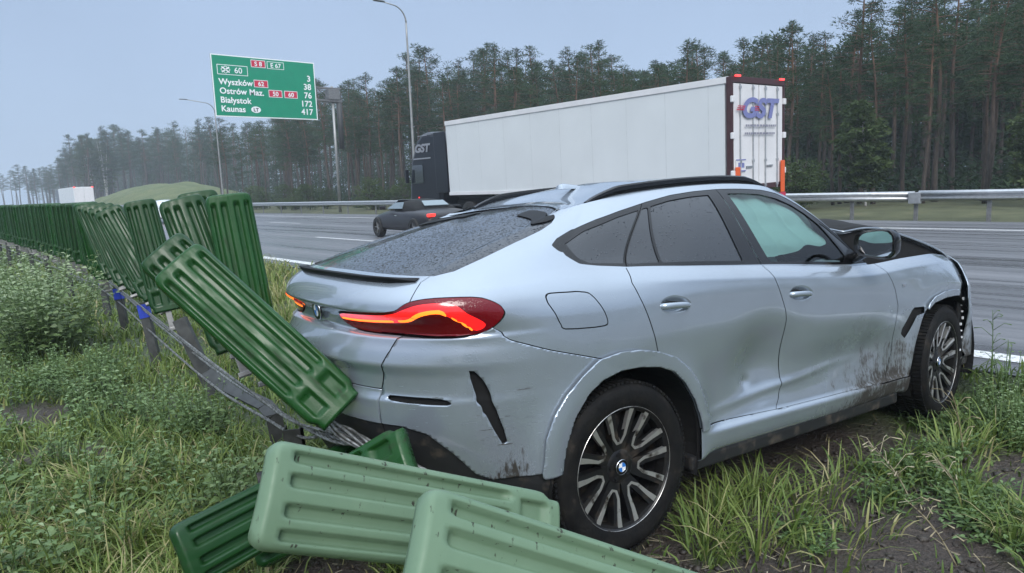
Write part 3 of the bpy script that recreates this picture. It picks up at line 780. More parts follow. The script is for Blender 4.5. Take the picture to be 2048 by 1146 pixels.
# roof spoiler : painted top, black underside
Tr = T[:k0+1]; nT = len(Tr); y_ = -Tr[:, 1]; e = y_/y_.max()
back = .085*(1-.75*e**4); tip = Tr + np.stack([-back, -.012*e**3, -.012-.010*(1-e)], 1)
top = Tr + np.stack([np.full(nT, .03), 0*e, .004+0*e], 1)
V = []; F = []
for i in range(nT):
    V += [top[i], Tr[i]+np.array([0, 0, .006]), tip[i]+np.array([0, 0, .006])]
F = [(3*i+j, 3*i+j+1, 3*i+4+j, 3*i+3+j) for i in range(nT-1) for j in range(2)]
s_ = both(Sk(V, F, np.zeros((len(V), 2)))); spo = out('roof_spoiler', s_, BODY, gate, True, False)
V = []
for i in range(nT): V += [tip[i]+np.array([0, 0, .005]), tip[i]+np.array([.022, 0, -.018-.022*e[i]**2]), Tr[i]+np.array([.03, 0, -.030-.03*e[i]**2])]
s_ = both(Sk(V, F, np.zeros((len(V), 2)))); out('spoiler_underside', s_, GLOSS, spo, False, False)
# shark fin aerial
m = MB(); fx = np.linspace(0, 1, 14)
V = []
for a in fx:
    h = .036*(a**.45)*(1-np.clip((a-.72)/.28, 0, 1)**2.5*.35); w = .032*(.45+.55*a)
    for (c, d) in ((-1, 0), (-.72, .45), (-.3, .9), (0, 1), (.3, .9), (.72, .45), (1, 0)): V.append((.64-.19*a, c*w, 1.650+.009+d*h))
F = [(i*7+j, i*7+j+1, (i+1)*7+j+1, (i+1)*7+j) for i in range(13) for j in range(6)] + [tuple(range(7)), tuple(13*7+j for j in range(7))[::-1]]
m.add(V, F); m.build('aerial_fin', BODY, car, True)
# black lip spoiler on the tailgate
Bl = np.array([lower_point(COLS[i], np.array([1.0]))[0] for i in range(90)]); sel = [i for i in range(90) if ACOL[i] < .715]
V = []; F = []
for n_, i in enumerate(sel):
    p = Bl[i]; d = p - Bl[max(i-1, 0)] if i else Bl[1]-Bl[0]; nrm = np.array([d[1], -d[0], 0]); nrm /= np.linalg.norm(nrm)+1e-9
    if nrm[0] > 0: nrm = -nrm
    f = 1-np.clip((ACOL[i]-.52)/.20, 0, 1)*.8
    V += [p - nrm*.03 + np.array([0, 0, .014]), p + nrm*.020*f + np.array([0, 0, .020*f]), p + nrm*.024*f + np.array([0, 0, .016*f]), p + nrm*.008*f - np.array([0, 0, .012*f]), p - nrm*.01 - np.array([0, 0, .006])]
F = [(5*i+j, 5*i+j+1, 5*i+6+j, 5*i+5+j) for i in range(len(sel)-1) for j in range(4)]
out('lip_spoiler', both(Sk(V, F, np.zeros((len(V), 2)))), BLACK, gate, True, False)
# roundel : ring, blue and white quarters
def roundel(center, nrm, r, parent, up=(0, 0, 1)):
    n = np.array(nrm, float); n /= np.linalg.norm(n); u = np.array(up, float); e1 = np.cross(u, n); e1 /= np.linalg.norm(e1); e2 = np.cross(n, e1)
    M = np.eye(4); M[:3, 0] = e1; M[:3, 1] = e2; M[:3, 2] = n; M[:3, 3] = center
    m = MB(); m.lathe([(0, -.006), (r*1.0, -.006), (r, .002), (r*.97, .006), (r*.64, .006), (r*.63, .004), (0, .004)], 40, 'z', M); em = m.build('emblem', GLOSS, parent, False, 30)
    m = MB(); m.lathe([(r*.98, .0058), (r*1.01, .0066), (r*1.04, .002)], 40, 'z', M); m.lathe([(r*.62, .0055), (r*.645, .0072), (r*.67, .0055)], 40, 'z', M); m.build('emblem_ring', CHROME, em, True)
    for q in range(4):
        a = np.linspace(q*math.pi/2, (q+1)*math.pi/2, 10); pl = [(0, 0)]+[(r*.61*math.cos(w), r*.61*math.sin(w)) for w in a]
        m = MB(); m.prism(pl, .0045, .0062, (center, e1, e2, n)); m.build('emblem_quarter', (BLUE, WHITE)[q % 2], em)
roundel((-1.014, 0, 1.128), (-1, 0, -.12), .046, gate)
# small model badge on the fender, parking sensors
m = MB(); m.box((2.42, -.976, .972), (.010, .006, .024), bev=.002); m.box((2.437, -.976, .972), (.018, .006, .018), bev=.002); m.build('fender_badge', CHROME, car)
m = MB(); m.lathe([(0, .006), (.011, .006), (.013, .003), (.013, -.01)], 20, 'z', np.array([[1, 0, 0, -.53], [0, 0, -1, -.905], [0, 1, 0, .535], [0, 0, 0, 1.0]])); m.build('parking_sensor', STEEL, car, True)
# ---- windscreen, bonnet, engine bay
ia = up.V[:0]
colA = np.array([UV_[IA*NS+j] for j in range(NS)])
nq = 21; q = np.linspace(-1, 1, nq); V = []
for j in range(0, NS, 4):
    a = colA[j]
    for w in q: V.append((a[0]+.20*(1-w*w)*(1-.5*j/NS), w*-a[1], a[2]+.02*(1-w*w)))
nj = len(range(0, NS, 4))
mk('windscreen', V, grid_faces(nj, nq), SIDEGLASS, car, True)
hx = np.array([2.10, 2.30, 2.47, 2.763, 3.186, 3.45, 3.60, 3.72]); hz_ = np.array([1.318, 1.332, 1.318, 1.256, 1.152, 1.070, 1.0, .93]); hy = np.array([.76, .785, .80, .81, .80, .77, .72, .64])
xx = np.linspace(2.10, 3.72, 40); zz = cspline(hx, hz_[:, None], xx)[:, 0]; yy = cspline(hx, hy[:, None], xx)[:, 0]; V = []
qq = np.linspace(-1, 1, 31)
for x, z, y in zip(xx, zz, yy):
    for w in qq: V.append((x, w*y, z + .062*(1-abs(w)**2.6) + .012*np.exp(-((abs(w)-.62)/.07)**2)))
hood = mk('bonnet', V, grid_faces(40, 31), [BODY, DARK], car, True)
so = hood.modifiers.new('shell', 'SOLIDIFY'); so.thickness = .014; so.offset = -1; so.material_offset = 1; so.material_offset_rim = 0
m = MB()
V = []
for x, z, y in zip(xx, zz, yy):
    zb = float(zbelt_s(x))-.03; yb = min(y-.03, .80)
    V += [(x, -yb, z-.012), (x, -yb-.02, zb-.06), (x, yb+.02, zb-.06), (x, yb, z-.012)]
m.add(V, [(4*i+j, 4*i+j+1, 4*i+5+j, 4*i+4+j) for i in range(39) for j in range(3)])
m.build('engine_bay', DARK, car)
# fender inner flange so that its top has an edge
# ---- floor pan, wheel wells
m = MB(); m.box((1.45, 0, .36), (4.2, 1.50, .16), bev=.03); m.box((1.45, 0, .27), (2.1, 1.72, .05), bev=.01); m.build('floor_pan', DARK, car)
for s_ in (-1, 1): m = MB(); m.box((1.44, s_*.905, .262), (1.96, .10, .075), Matrix.Rotation(R(1.1), 3, 'Y'), .015); m.build('sill_underside', PLASTIC, car)
for wx, r_ in ((.045, .46), (2.995, .47)):
    for s_ in (1, -1):
        m = MB(); a = np.linspace(-.12*math.pi, 1.12*math.pi, 25); V = []
        for w in a:
            for y in (.972, .60): V.append((wx+r_*math.cos(w), s_*y*1.0, .40+r_*math.sin(w)))
        m.add(V, [(2*i, 2*i+1, 2*i+3, 2*i+2) for i in range(24)])
        m.add([(wx+r_*math.cos(w), s_*.60, .40+r_*math.sin(w)) for w in a], [tuple(range(25))])
        m.build('wheel_well', DARK, car)
# ---- cabin seen through the front side window
def inset(sk, d, smoothk=0):
    V = sk.V.copy(); V[:, 1] += d; return Sk(V, sk.F, sk.uv)
CURT = [(2.66,.05),(2.62,.46),(3.80,.46),(3.80,.2),(3.60,.115),(3.42,.135),(3.22,.075),(2.95,.045)]
cb = upshell.cut(poly_g([(2.55,.0),(2.55,.47),(3.845,.47),(3.845,.0)]))[0].cut(poly_g(CURT, 1))[0]
W = cb.V.copy(); ru = cb.uv
W[:, 1] += .060 - .030*np.abs(np.sin(ru[:, 0]*9+ru[:, 1]*3)) + .012*np.sin(ru[:, 1]*34)
mk('curtain_airbag', W, cb.F, AIRBAG, car, True)
m = MB(); a = np.linspace(0, 2*math.pi, 33)
ctr = np.array([1.78, -.42, 1.10]); e1 = np.array([0, 1, 0]); e2 = np.array([-.42, 0, .91])
m.tube([ctr + .185*(math.cos(w)*e1+math.sin(w)*e2) for w in a], .016, 8, False); m.box(ctr, (.05, .16, .12), bev=.02); m.build('steering_wheel', BLACK, car, True)
m = MB(); m.lathe([(0, .15), (.12, .13), (.20, .07), (.22, 0), (.19, -.06), (0, -.09)], 24, 'z', np.array([[-.42, 0, -.91, 1.60], [0, 1, 0, -.44], [.91, 0, -.42, 1.10], [0, 0, 0, 1.0]])); m.build('steering_airbag', AIRBAG, car, True)
m = MB(); m.box((1.95, 0, 1.06), (.35, 1.4, .12), bev=.04); m.build('dashboard', BLACK, car)
m = MB()
for y in (-.40, .40): m.box((.92, y, 1.02), (.14, .50, .62), Matrix.Rotation(R(-14), 3, 'Y'), .05); m.box((.82, y, 1.42), (.10, .26, .18), Matrix.Rotation(R(-10), 3, 'Y'), .04); m.box((1.15, y, .70), (.50, .50, .14), bev=.05)
m.build('front_seats', BLACK, car)
# ---- door mirrors
def mirror(s_):
    m = MB(); n1, n2 = 22, 16; V = []
    for i in range(n1):
        a = 2*math.pi*i/n1
        for j in range(n2):
            b = j/(n2-1); rr = math.sin(b*math.pi/2)**.55; dx = math.cos(b*math.pi/2)*.13
            ca, sa = math.cos(a), math.sin(a); p = 3.2
            k = (abs(ca)**p+abs(sa)**p)**(-1/p)
            yy_ = ca*k*rr*.122; zz_ = sa*k*rr*(.085 - .012*ca)
            V.append((1.93+dx, s_*(-1.055+yy_ if s_ > 0 else -1.055+yy_), 1.268+zz_))
    F = [(i*n2+j, ((i+1) % n1)*n2+j, ((i+1) % n1)*n2+j+1, i*n2+j+1) for i in range(n1) for j in range(n2-1)]
    m.add(V, F)
    rim = [(1.93, V[i*n2+n2-1][1], V[i*n2+n2-1][2]) for i in range(n1)]; cy = s_*-1.055
    m.add([(x-.018, cy+(y-cy)*.97, 1.268+(z-1.268)*.97) for x, y, z in rim] + rim + [(x-.012, cy+(y-cy)*.86, 1.268+(z-1.268)*.84) for x, y, z in rim] + [(1.935, cy+(y-cy)*.84, 1.268+(z-1.268)*.82) for x, y, z in rim],
          [(a*n1+i, a*n1+(i+1) % n1, b*n1+(i+1) % n1, b*n1+i) for a, b in ((0, 1), (0, 2), (2, 3)) for i in range(n1)])
    m.tube([(1.96, s_*-.99, 1.235), (1.98, s_*-.93, 1.195), (2.0, s_*-.86, 1.165)], [.042, .034, .034], 10)
    mo = m.build('door_mirror', GLOSS, car, False, 50)
    m = MB(); m.add([(1.930, cy+(y-cy)*.855, 1.268+(z-1.268)*.835) for x, y, z in rim] , [tuple(range(n1))])
    m.build('mirror_glass', CHROME if False else MT('mirror_silver').set(col=(.72, .75, .77), rough=.03, metal=1).m, mo)
mirror(1); mirror(-1)
# ---- wheels
def wheel(loc, steer, s_):
    """s_ = -1 right-hand side (outer face towards -y)"""
    w = empty('wheel', loc, steer); w.parent = car
    prof = [(.262, -.115), (.285, -.132), (.305, -.138), (.345, -.142), (.372, -.132), (.386, -.112), (.3885, -.07), (.3885, .07), (.386, .112), (.372, .132), (.345, .142), (.305, .138), (.285, .132), (.262, .115)]
    m = MB(); m.lathe(prof, 96, 'y', None, True); ty = m.build('tyre', TYRE, w, False, 40)
    m = MB()
    for k in range(96):                                   # tread blocks
        a = 2*math.pi*k/96
        for row, y in enumerate((-.098, -.036, .036, .098)):
            aa = a + (.016 if row % 2 else 0); M = Matrix.Rotation(-aa, 3, 'Y')
            m.box((.3895*math.cos(aa), y, .3895*math.sin(aa)), (.012, .050, .0185), M)
    m.build('tread', TYRE, ty)
    o = s_
    m = MB(); m.lathe([(.288, o*.122), (.280, o*.130), (.272, o*.122), (.262, o*.06), (.255, -o*.10), (.285, -o*.12)], 72, 'y'); m.lathe([(0, o*.02), (.20, o*.018), (.255, o*.0)], 48, 'y')
    # fourteen dark spoke blades and the hub
    m.lathe([(0, o*.094), (.055, o*.096), (.075, o*.090), (.10, o*.075), (.115, o*.04)], 48, 'y')
    for k in range(7):
        for d in (-1, 1):
            a0 = 2*math.pi*(k+.5)/7 + math.pi/2; r0, r1 = .07, .276
            pts = [(r0, a0+d*.34), (.13, a0+d*.235), (.20, a0+d*.205), (r1, a0+d*.200)]; hw = [.024, .020, .018, .020]
            V = []
            for (r_, a), h in zip(pts, hw):
                t_ = np.array([math.cos(a), 0, math.sin(a)]); n_ = np.array([-math.sin(a), 0, math.cos(a)])
                yo = o*(.088 + .030*((r_-r0)/(r1-r0)))
                V += [t_*r_ - n_*h + np.array([0, yo, 0]), t_*r_ + n_*h + np.array([0, yo, 0]), t_*r_ + n_*h*.8 + np.array([0, yo-o*.045, 0]), t_*r_ - n_*h*.8 + np.array([0, yo-o*.045, 0])]
            m.add(V, [(4*i+j, 4*i+(j+1) % 4, 4*i+4+(j+1) % 4, 4*i+4+j) for i in range(3) for j in range(4)] + [(0, 1, 2, 3), (12, 13, 14, 15)])
    for k in range(5):
        a = 2*math.pi*k/5+.5; M = np.eye(4); M[:3, 3] = (.056*math.cos(a), 0, .056*math.sin(a)); m.lathe([(0, o*.098), (.012, o*.098), (.014, o*.09)], 10, 'y', M)
    rim = m.build('rim', RIMBLK, w, False, 35)
    # polished facings : U frames round seven windows, thin lip
    m = MB()
    for k in range(7):
        a0 = 2*math.pi*k/7 + math.pi/2 + .06
        pts = [(.278, a0-.262), (.214, a0-.240), (.146, a0-.228), (.112, a0-.105), (.112, a0+.105), (.146, a0+.228), (.214, a0+.240), (.278, a0+.262)]
        hw = [.0135, .0100, .0068, .0060, .0060, .0068, .0100, .0135]
        if True:
            V = []; P3 = []
            for r_, a in pts: P3.append(np.array([r_*math.cos(a), o*(.090+.032*((r_-.07)/.206)), r_*math.sin(a)]))
            for i, p in enumerate(P3):
                t_ = P3[min(i+1, 7)]-P3[max(i-1, 0)]; t_[1] = 0; t_ /= np.linalg.norm(t_); n_ = np.array([-t_[2], 0, t_[0]])
                V += [p-n_*hw[i], p+n_*hw[i], p+n_*hw[i]-np.array([0, o*.02, 0]), p-n_*hw[i]-np.array([0, o*.02, 0])]
            F = [(4*i+j, 4*i+(j+1) % 4, 4*i+4+(j+1) % 4, 4*i+4+j) for i in (0, 1, 2, 3, 4, 5, 6) for j in range(4)]
            m.add(V, F)
    m.lathe([(.2765, o*.1255), (.281, o*.1312), (.2865, o*.1255)], 72, 'y')
    m.build('rim_facing', ALLOY, rim, False, 30)
    m = MB(); m.lathe([(0, o*.0), (.17, o*.0), (.17, -o*.03), (0, -o*.03)], 40, 'y'); m.build('brake_disc', STEEL, w, False, 30)
    if s_ < 0: roundel((0, -.100, 0), (0, -1, 0), .034, rim)
    return w
wheel((.0, -.850, .385), R(0), -1); wheel((2.975, -.845, .385), R(6.5), -1)
wheel((.0, .850, .385), 0, 1); wheel((2.975, .845, .385), R(6.5), 1)
# ---------------------------------------------------------------- anti-glare panels and the cable barrier
def panel_mesh(name, W=.125, H=.95, seed=0):
    nu, nz = 49, 84
    u = np.linspace(-1, 1, nu); zz = np.concatenate([np.linspace(0, .03, 5)[:-1], np.linspace(.03, H-.03, nz-8), np.linspace(H-.03, H, 5)[1:]]); nz = len(zz)
    r = .042; V = []
    U, Z = np.meshgrid(u, zz, indexing='ij')
    wz = np.full_like(Z, W); k = Z > H-r; wz[k] = W-r+np.sqrt(np.clip(r*r-(Z[k]-(H-r))**2, 0, None))
    foot = np.clip((.07-Z)/.03, 0, 1); wz = wz*(1-.16*foot)
    X = U*wz
    rim = np.clip(1-np.abs(U)**14, 0, 1)**.5*np.clip((H-Z)/.012, 0, 1)**.5*np.clip(Z/.006, 0, 1)**.5
    def slot(xc, hw, z0, z1):
        dz = np.maximum(np.maximum(z0+hw-Z, Z-(z1-hw)), 0); d = np.hypot(X-xc, dz); return np.clip((hw-d)/.007, 0, 1)
    g = np.zeros_like(X)
    for xc, hw in ((-.088, .016), (-.034, .019), (.034, .019), (.088, .016)):
        s = slot(xc, hw, .205, H-.055); g = np.maximum(g, s*s*(3-2*s))
    for xc, hw in ((-.055, .034), (.055, .034)):
        a = np.clip(np.minimum(hw-np.abs(X-xc), np.minimum(Z-.055, .165-Z))/.010, 0, 1); g = np.maximum(g, a*.9)
    bow = .012*(1-(X/W)**2)
    d = .020 + .014*rim - .025*g*rim - .018*(1-rim)
    front = np.stack([X, -d-bow, Z], -1); back = np.stack([X, d-bow, Z], -1)
    Vf = front.reshape(-1, 3); Vb = back.reshape(-1, 3); n = len(Vf)
    F = [tuple(f) for f in grid_faces(nu, nz)]; F2 = [tuple(i+n for i in f)[::-1] for f in F]
    idx = lambda i, j: i*nz+j
    ring = [idx(i, 0) for i in range(nu)] + [idx(nu-1, j) for j in range(1, nz)] + [idx(i, nz-1) for i in range(nu-2, -1, -1)] + [idx(0, j) for j in range(nz-2, 0, -1)]
    F3 = [(ring[i], ring[(i+1) % len(ring)], ring[(i+1) % len(ring)]+n, ring[i]+n)[::-1] for i in range(len(ring))]
    me = mesh_data(name, np.concatenate([Vf, Vb]), F+F2+F3, True)
    bm = bmesh.new(); bm.from_mesh(me); bmesh.ops.recalc_face_normals(bm, faces=bm.faces); bm.to_mesh(me); bm.free()
    return me
def panel_mat(name, c0, c1, rough):
    t = MT(name).set(rough=rough, spec=.34)
    n = t.noise(5, 6); dirt = t.noise(48, 8, t.map((.45, 1, 1))) if 'faded' in name else t.noise(26, 8, t.map((1, 1, .22))); drop = t.noise(170, 2)
    base = t.ramp(n, [(.3, c0), (.7, c1)])
    t.base(t.mix(t.rng(dirt, *((.63, .68) if 'faded' in name else (.60, .74))), base, (.030, .032, .022))); t.roughv(t.rng(dirt, .45, .7, rough-.06, .75)); t.bump(drop, .12, .002); return t.m
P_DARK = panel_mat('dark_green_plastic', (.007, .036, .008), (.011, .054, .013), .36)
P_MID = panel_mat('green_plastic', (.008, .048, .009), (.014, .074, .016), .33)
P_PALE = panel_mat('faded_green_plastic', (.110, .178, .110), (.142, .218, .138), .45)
PME = panel_mesh('anti_glare_panel')
PME.materials.append(P_DARK); PME_P = PME.copy(); PME_P.materials.clear(); PME_P.materials.append(P_PALE); PME_M = PME.copy(); PME_M.materials.clear(); PME_M.materials.append(P_MID)
def panel(top, base, me, facing=(0, -1, .1), roll=0.0, label=None, group=None, name='anti_glare_panel'):
    top, base = Vector(top), Vector(base); z = (top-base).normalized(); f = Vector(facing); y = -(f - z*f.dot(z)).normalized(); x = y.cross(z)
    M = Matrix((x, y, z)).transposed().to_4x4(); M = Matrix.Translation(top - z*.95) @ M @ Matrix.Rotation(roll, 4, 'Z')
    o = bpy.data.objects.new(name, me); C.objects.link(o); o.matrix_world = M
    tag(o, label, 'barrier panel', group)
    if me is not PME_P and z.z > .8:
        c = bpy.data.objects.new('clamp', CLAMP); C.objects.link(c); c.parent = o
    return o
_m = MB(); _m.box((0, -.008, -.05), (.045, .012, .22), bev=.003); _m.box((0, -.008, -.15), (.075, .05, .03), bev=.006)
CLAMP = mesh_data('clamp', np.concatenate(_m.V), _m.F); CLAMP.materials.append(plain('clamp_steel', (.22, .22, .215), .45, .7, .2, 20))
tocam = lambda p: (-p[0], -p[1], EYE-p[2])
GP = 'green anti-glare panels of the median barrier'
panel((.835, 3.157, 1.393), (1.293, 2.643, .736), PME_M, (-.55, -1.0, .55), 0, 'large glossy green ribbed panel tilted across the car\'s rear corner', GP)
panel((.880, 3.56, 1.425), (1.34, 3.05, .768), PME, (-.55, -1.0, .55), 0, 'tilted green panel half hidden behind the large glossy tilted panel', GP)
panel((1.403, 4.116, 1.668), (1.432, 3.916, .728), PME_M, (-.35, -1, .1), .10, 'upright glossy green panel nearest the car boot with bright reflections on its ribs', GP)
panel((1.222, 4.39, 1.652), (1.343, 3.996, .743), PME, (-.3, -1, .1), .05, 'leaning green panel just left of the glossy upright panel', GP)
panel((1.440, 4.80, 1.690), (1.468, 4.45, .743), PME, (-.3, -1, .1), .0, 'green panel showing only its rounded top behind two leaning panels', GP)
panel((1.474, 6.443, 1.650), (1.551, 6.202, .713), PME, (-.4, -1, .1), .1, 'dark green panel standing alone before the white car', GP)
for i, (a, b) in enumerate((((1.397, 7.295, 1.579), (1.635, 6.798, .722)), ((1.457, 7.912, 1.600), (1.671, 7.433, .730)), ((1.525, 8.653, 1.615), (1.708, 8.199, .732)), ((1.591, 9.396, 1.626), (1.753, 8.96, .748)))):
    panel(a, b, PME, (-.35, -1, .1), .06*i, ('foremost of the leaning fanned green panels at the end of the row', 'second panel of the leaning fan counted from the front', 'third panel of the leaning fan counted from the front', 'rearmost panel of the leaning fan next to the upright row')[i], GP)
for i in range(42):
    y = 9.75 + .5*i; x = 2.04 - .30*max(0, (12.5-y)/3.0)**1.4 + rnd.uniform(-.02, .02)
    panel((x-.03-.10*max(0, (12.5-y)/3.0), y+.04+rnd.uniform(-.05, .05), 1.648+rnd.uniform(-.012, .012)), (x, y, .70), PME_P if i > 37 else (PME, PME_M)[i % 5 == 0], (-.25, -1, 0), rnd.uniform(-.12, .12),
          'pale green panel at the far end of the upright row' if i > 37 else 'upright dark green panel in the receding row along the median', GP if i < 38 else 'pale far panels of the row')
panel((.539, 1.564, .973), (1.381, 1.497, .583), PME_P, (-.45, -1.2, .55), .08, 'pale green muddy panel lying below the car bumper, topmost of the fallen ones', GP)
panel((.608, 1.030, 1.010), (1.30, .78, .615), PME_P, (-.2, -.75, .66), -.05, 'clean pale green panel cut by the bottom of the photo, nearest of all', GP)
panel((.595, 2.60, .36), (1.30, 2.75, .42), PME, (-.45, -1, .30), .0, 'dark green panel on the grass under the muddy pale panel', GP)
panel((.98, 2.90, .18), (1.325, 2.17, .675), PME_M, (-.3, -.8, .6), .0, 'bright green panel whose foot sticks out before the black diffuser', GP)
# wire ropes
t = MT('galvanised_rope').set(metal=.7); t.base(t.ramp(t.noise(30, 5), [(.35, (.10, .095, .085)), (.65, (.34, .335, .32))])); t.roughv(t.rng(t.noise(40, 3), .3, .7, .3, .6)); ROPE = t.m
def rope(pts, r=.0095, seed=0):
    pts = np.array(pts, float); L_ = np.concatenate([[0], np.cumsum(np.linalg.norm(np.diff(pts, axis=0), axis=1))]); n = int(min(900, L_[-1]/.022)); q = cspline(L_, pts, np.linspace(0, L_[-1], n))
    m = MB()
    for k in range(3):
        a = np.linspace(0, L_[-1]/.075*2*math.pi*.45, n) + k*2*math.pi/3
        m.tube(q + np.stack([np.cos(a)*r*.55, np.zeros(n), np.sin(a)*r*.55], 1), r*.62, 5)
    return m
offs = [(0, .0, .0), (.06, .01, -.10), (-.05, 0, .075), (.02, 0, -.20)]
for i, (ox, oy, oz) in enumerate(offs):
    k = 1.0; s = .018*(i-1.5)
    P = [(2.05, 30, .62+oz), (2.05, 13, .62+oz), (1.93+ox, 10.4, .585+oz), (1.66+ox, 7.2, .545+oz), (1.46+ox, 4.9, .53+oz*.9), (1.38+ox*.9, 3.8, .53+oz*.6), (1.33+ox*.7, 3.18, .545+oz*.35), (1.318+s, 2.72, .60+s*.5), (1.345+s*.8, 2.44, .60-s), (1.42+s, 2.2, .55), (1.62, 1.95, .40), (1.9, 1.55, .10)]
    m = rope(P, .0085 if i != 2 else .007, i); o = m.build('wire_rope', ROPE, None, True)
    tag(o, ('top rope of the barrier, twisted steel, running under the panels', 'second steel rope of the barrier, pushed toward the verge', 'thin slack steel rope above the others in the barrier', 'lowest steel rope of the barrier, close to the weeds')[i], 'cable', 'steel ropes of the median barrier')
# loose strands bunched by the bumper
m = MB()
for i in range(7):
    a = i*.9; q = cspline(np.linspace(0, 1, 5), np.array([(1.300+.02*math.cos(a), 2.78, .645+.02*math.sin(a)), (1.30+.03*math.cos(a+1), 2.62, .64+.025*math.sin(a+1)), (1.33+.022*math.cos(a+2), 2.48, .615+.02*math.sin(a+2)), (1.37+.03*math.cos(a+3), 2.34, .58+.02*math.sin(a+3)), (1.45, 2.20, .54)]), np.linspace(0, 1, 26))
    m.tube(q, .0065, 6)
tag(m.build('frayed_rope', ROPE, None, True), 'bundle of frayed steel strands below the tilted panel\'s foot', 'cable')
# posts
POST = plain('weathered_steel_post', (.060, .062, .060), .55, .4, .35, 14); STRAP = plain('blue_reflective_strap', (.02, .05, .42), .35, 0, .2, 25)
def cpost(base, top, label, strap=True, w=.085):
    base, top = Vector(base), Vector(top); z = top-base; h = z.length; z.normalize(); x = Vector((.8, -.6, 0)); x = (x-z*x.dot(z)).normalized(); y = z.cross(x)
    m = MB(); t_ = .007; pl = [(-w/2, .03), (-w/2, -.03), (w/2, -.03), (w/2, .03), (w/2-t_, .03), (w/2-t_, -.03+t_), (-w/2+t_, -.03+t_), (-w/2+t_, .03)]
    m.prism(pl, 0, h, (base, x, y, z)); o = m.build('barrier_post', POST)
    tag(o, label, 'post', 'posts of the rope barrier')
    if strap:
        m = MB(); pl = [(-w/2-.006, -.036), (w/2+.006, -.036), (w/2+.006, .036), (-w/2-.006, .036)]; m.prism(pl, h-.16, h-.02, (base, x, y, z)); m.build('strap', STRAP, o)
cpost((1.784, 7.759, -.05), (1.734, 7.888, .61), 'nearest standing barrier post with a blue strap'); cpost((1.971, 9.988, -.05), (1.945, 10.084, .56), 'second barrier post with a blue strap, farther along'); cpost((2.126, 11.842, -.05), (2.108, 11.936, .56), 'third barrier post with a blue strap, at the edge of the bushy weeds')
for k in range(7): cpost((2.06, 14.5+2.4*k, -.1), (2.06, 14.5+2.4*k, .62), 'barrier post under the upright panel row', False)
cpost((1.70, 5.70, .10), (1.557, 5.926, .70), 'knocked over barrier post under the leaning panels', False, .10)
m = MB()                                   # bent flat bar
P = [(1.60, 5.50, .33), (1.615, 5.27, .285), (1.637, 4.458, .291), (1.638, 4.318, .255), (1.646, 4.28, .02)]
for a, b in zip(P[:-1], P[1:]):
    a, b = Vector(a), Vector(b); z = (b-a).normalized(); x = Vector((.9, -.3, .3)); x = (x-z*x.dot(z)).normalized(); m.prism([(-.05, -.008), (.05, -.008), (.05, .008), (-.05, .008)], -.006, (b-a).length+.006, (a, x, z.cross(x), z))
tag(m.build('bent_post', POST), 'bent flat steel barrier post folded down into the grass', 'post')
cpost((1.40, 3.35, -.05), (1.34, 3.30, .50), 'stub of a barrier post beside the frayed ropes', False)
m = MB(); m.add([(1.02, 2.95, .46), (1.16, 2.80, .52), (1.30, 2.62, .50), (1.10, 2.70, .36), (1.0, 2.85, .34)], [(0, 1, 2, 3, 4)]); o = m.build('torn_trim_piece', PLASTIC); so = o.modifiers.new('s', 'SOLIDIFY'); so.thickness = .006
tag(o, 'torn dark trim piece tangled in the ropes under the boot', 'car debris')
# ---------------------------------------------------------------- guardrail, lamps, direction sign
GALV = plain('galvanised_rail', (.46, .47, .48), .38, .75, .12, 9)
GALVD = plain('galvanised_post', (.20, .20, .20), .55, .5, .25, 12)
def wprofile(): return [(0, 0), (-.03, .03), (-.075, .06), (-.075, .11), (-.02, .145), (-.02, .175), (-.075, .21), (-.075, .26), (-.03, .29), (0, .32)]
def rail_run(x, z, y0, y1, step, top):
    pr = wprofile(); ys = np.arange(y0, y1+.01, step); V = [(x+a, y, z+b) for y in ys for a, b in pr]; n = len(pr); m = MB()
    m.add(V, [(i*n+j, i*n+j+1, (i+1)*n+j+1, (i+1)*n+j) for i in range(len(ys)-1) for j in range(n-1)]); return m
g = empty('guardrail', (24.3, 9.0, ROADZ)); tag(g, 'long steel guardrail along the far roadside before the pines', 'guardrail')
def loc(m): m.V = [v - np.array([24.3, 9.0, ROADZ]) for v in m.V]; return m
m = rail_run(24.3, .56+ROADZ, 8.62, 420, 4, 0); o = loc(m).build('rail', GALV, g); so = o.modifiers.new('s', 'SOLIDIFY'); so.thickness = .006; sharp(o, 40)
m = rail_run(24.28, .58+ROADZ, -39.5, 8.55, 2, 0); o = loc(m).build('rail', GALV, g); so = o.modifiers.new('s', 'SOLIDIFY'); so.thickness = .006; sharp(o, 40)
m = MB(); m.box((24.26, 8.6, .53+ROADZ+.14), (.14, .36, .36), bev=.02); loc(m).build('rail_joint', GALV, g)
pm = MB(); pm.box((0, 0, .33), (.06, .12, .92), bev=.008); pm.box((-.04, 0, .62), (.06, .10, .18), bev=.006)
pm.V = [v + np.array([.09, 0, 0]) for v in pm.V]; post = pm.build('post', GALVD, g)
ys = [8.6-2*k for k in range(-1, 20)] + [14.6+4*k for k in range(60)]
post.location = (0, ys[0]-9, 0)
for y in ys[1:]:
    c = post.copy(); C.objects.link(c); c.location = (0, y-9, 0)
LAMPM = plain('galvanised_mast', (.30, .30, .29), .45, .6, .15, 3)
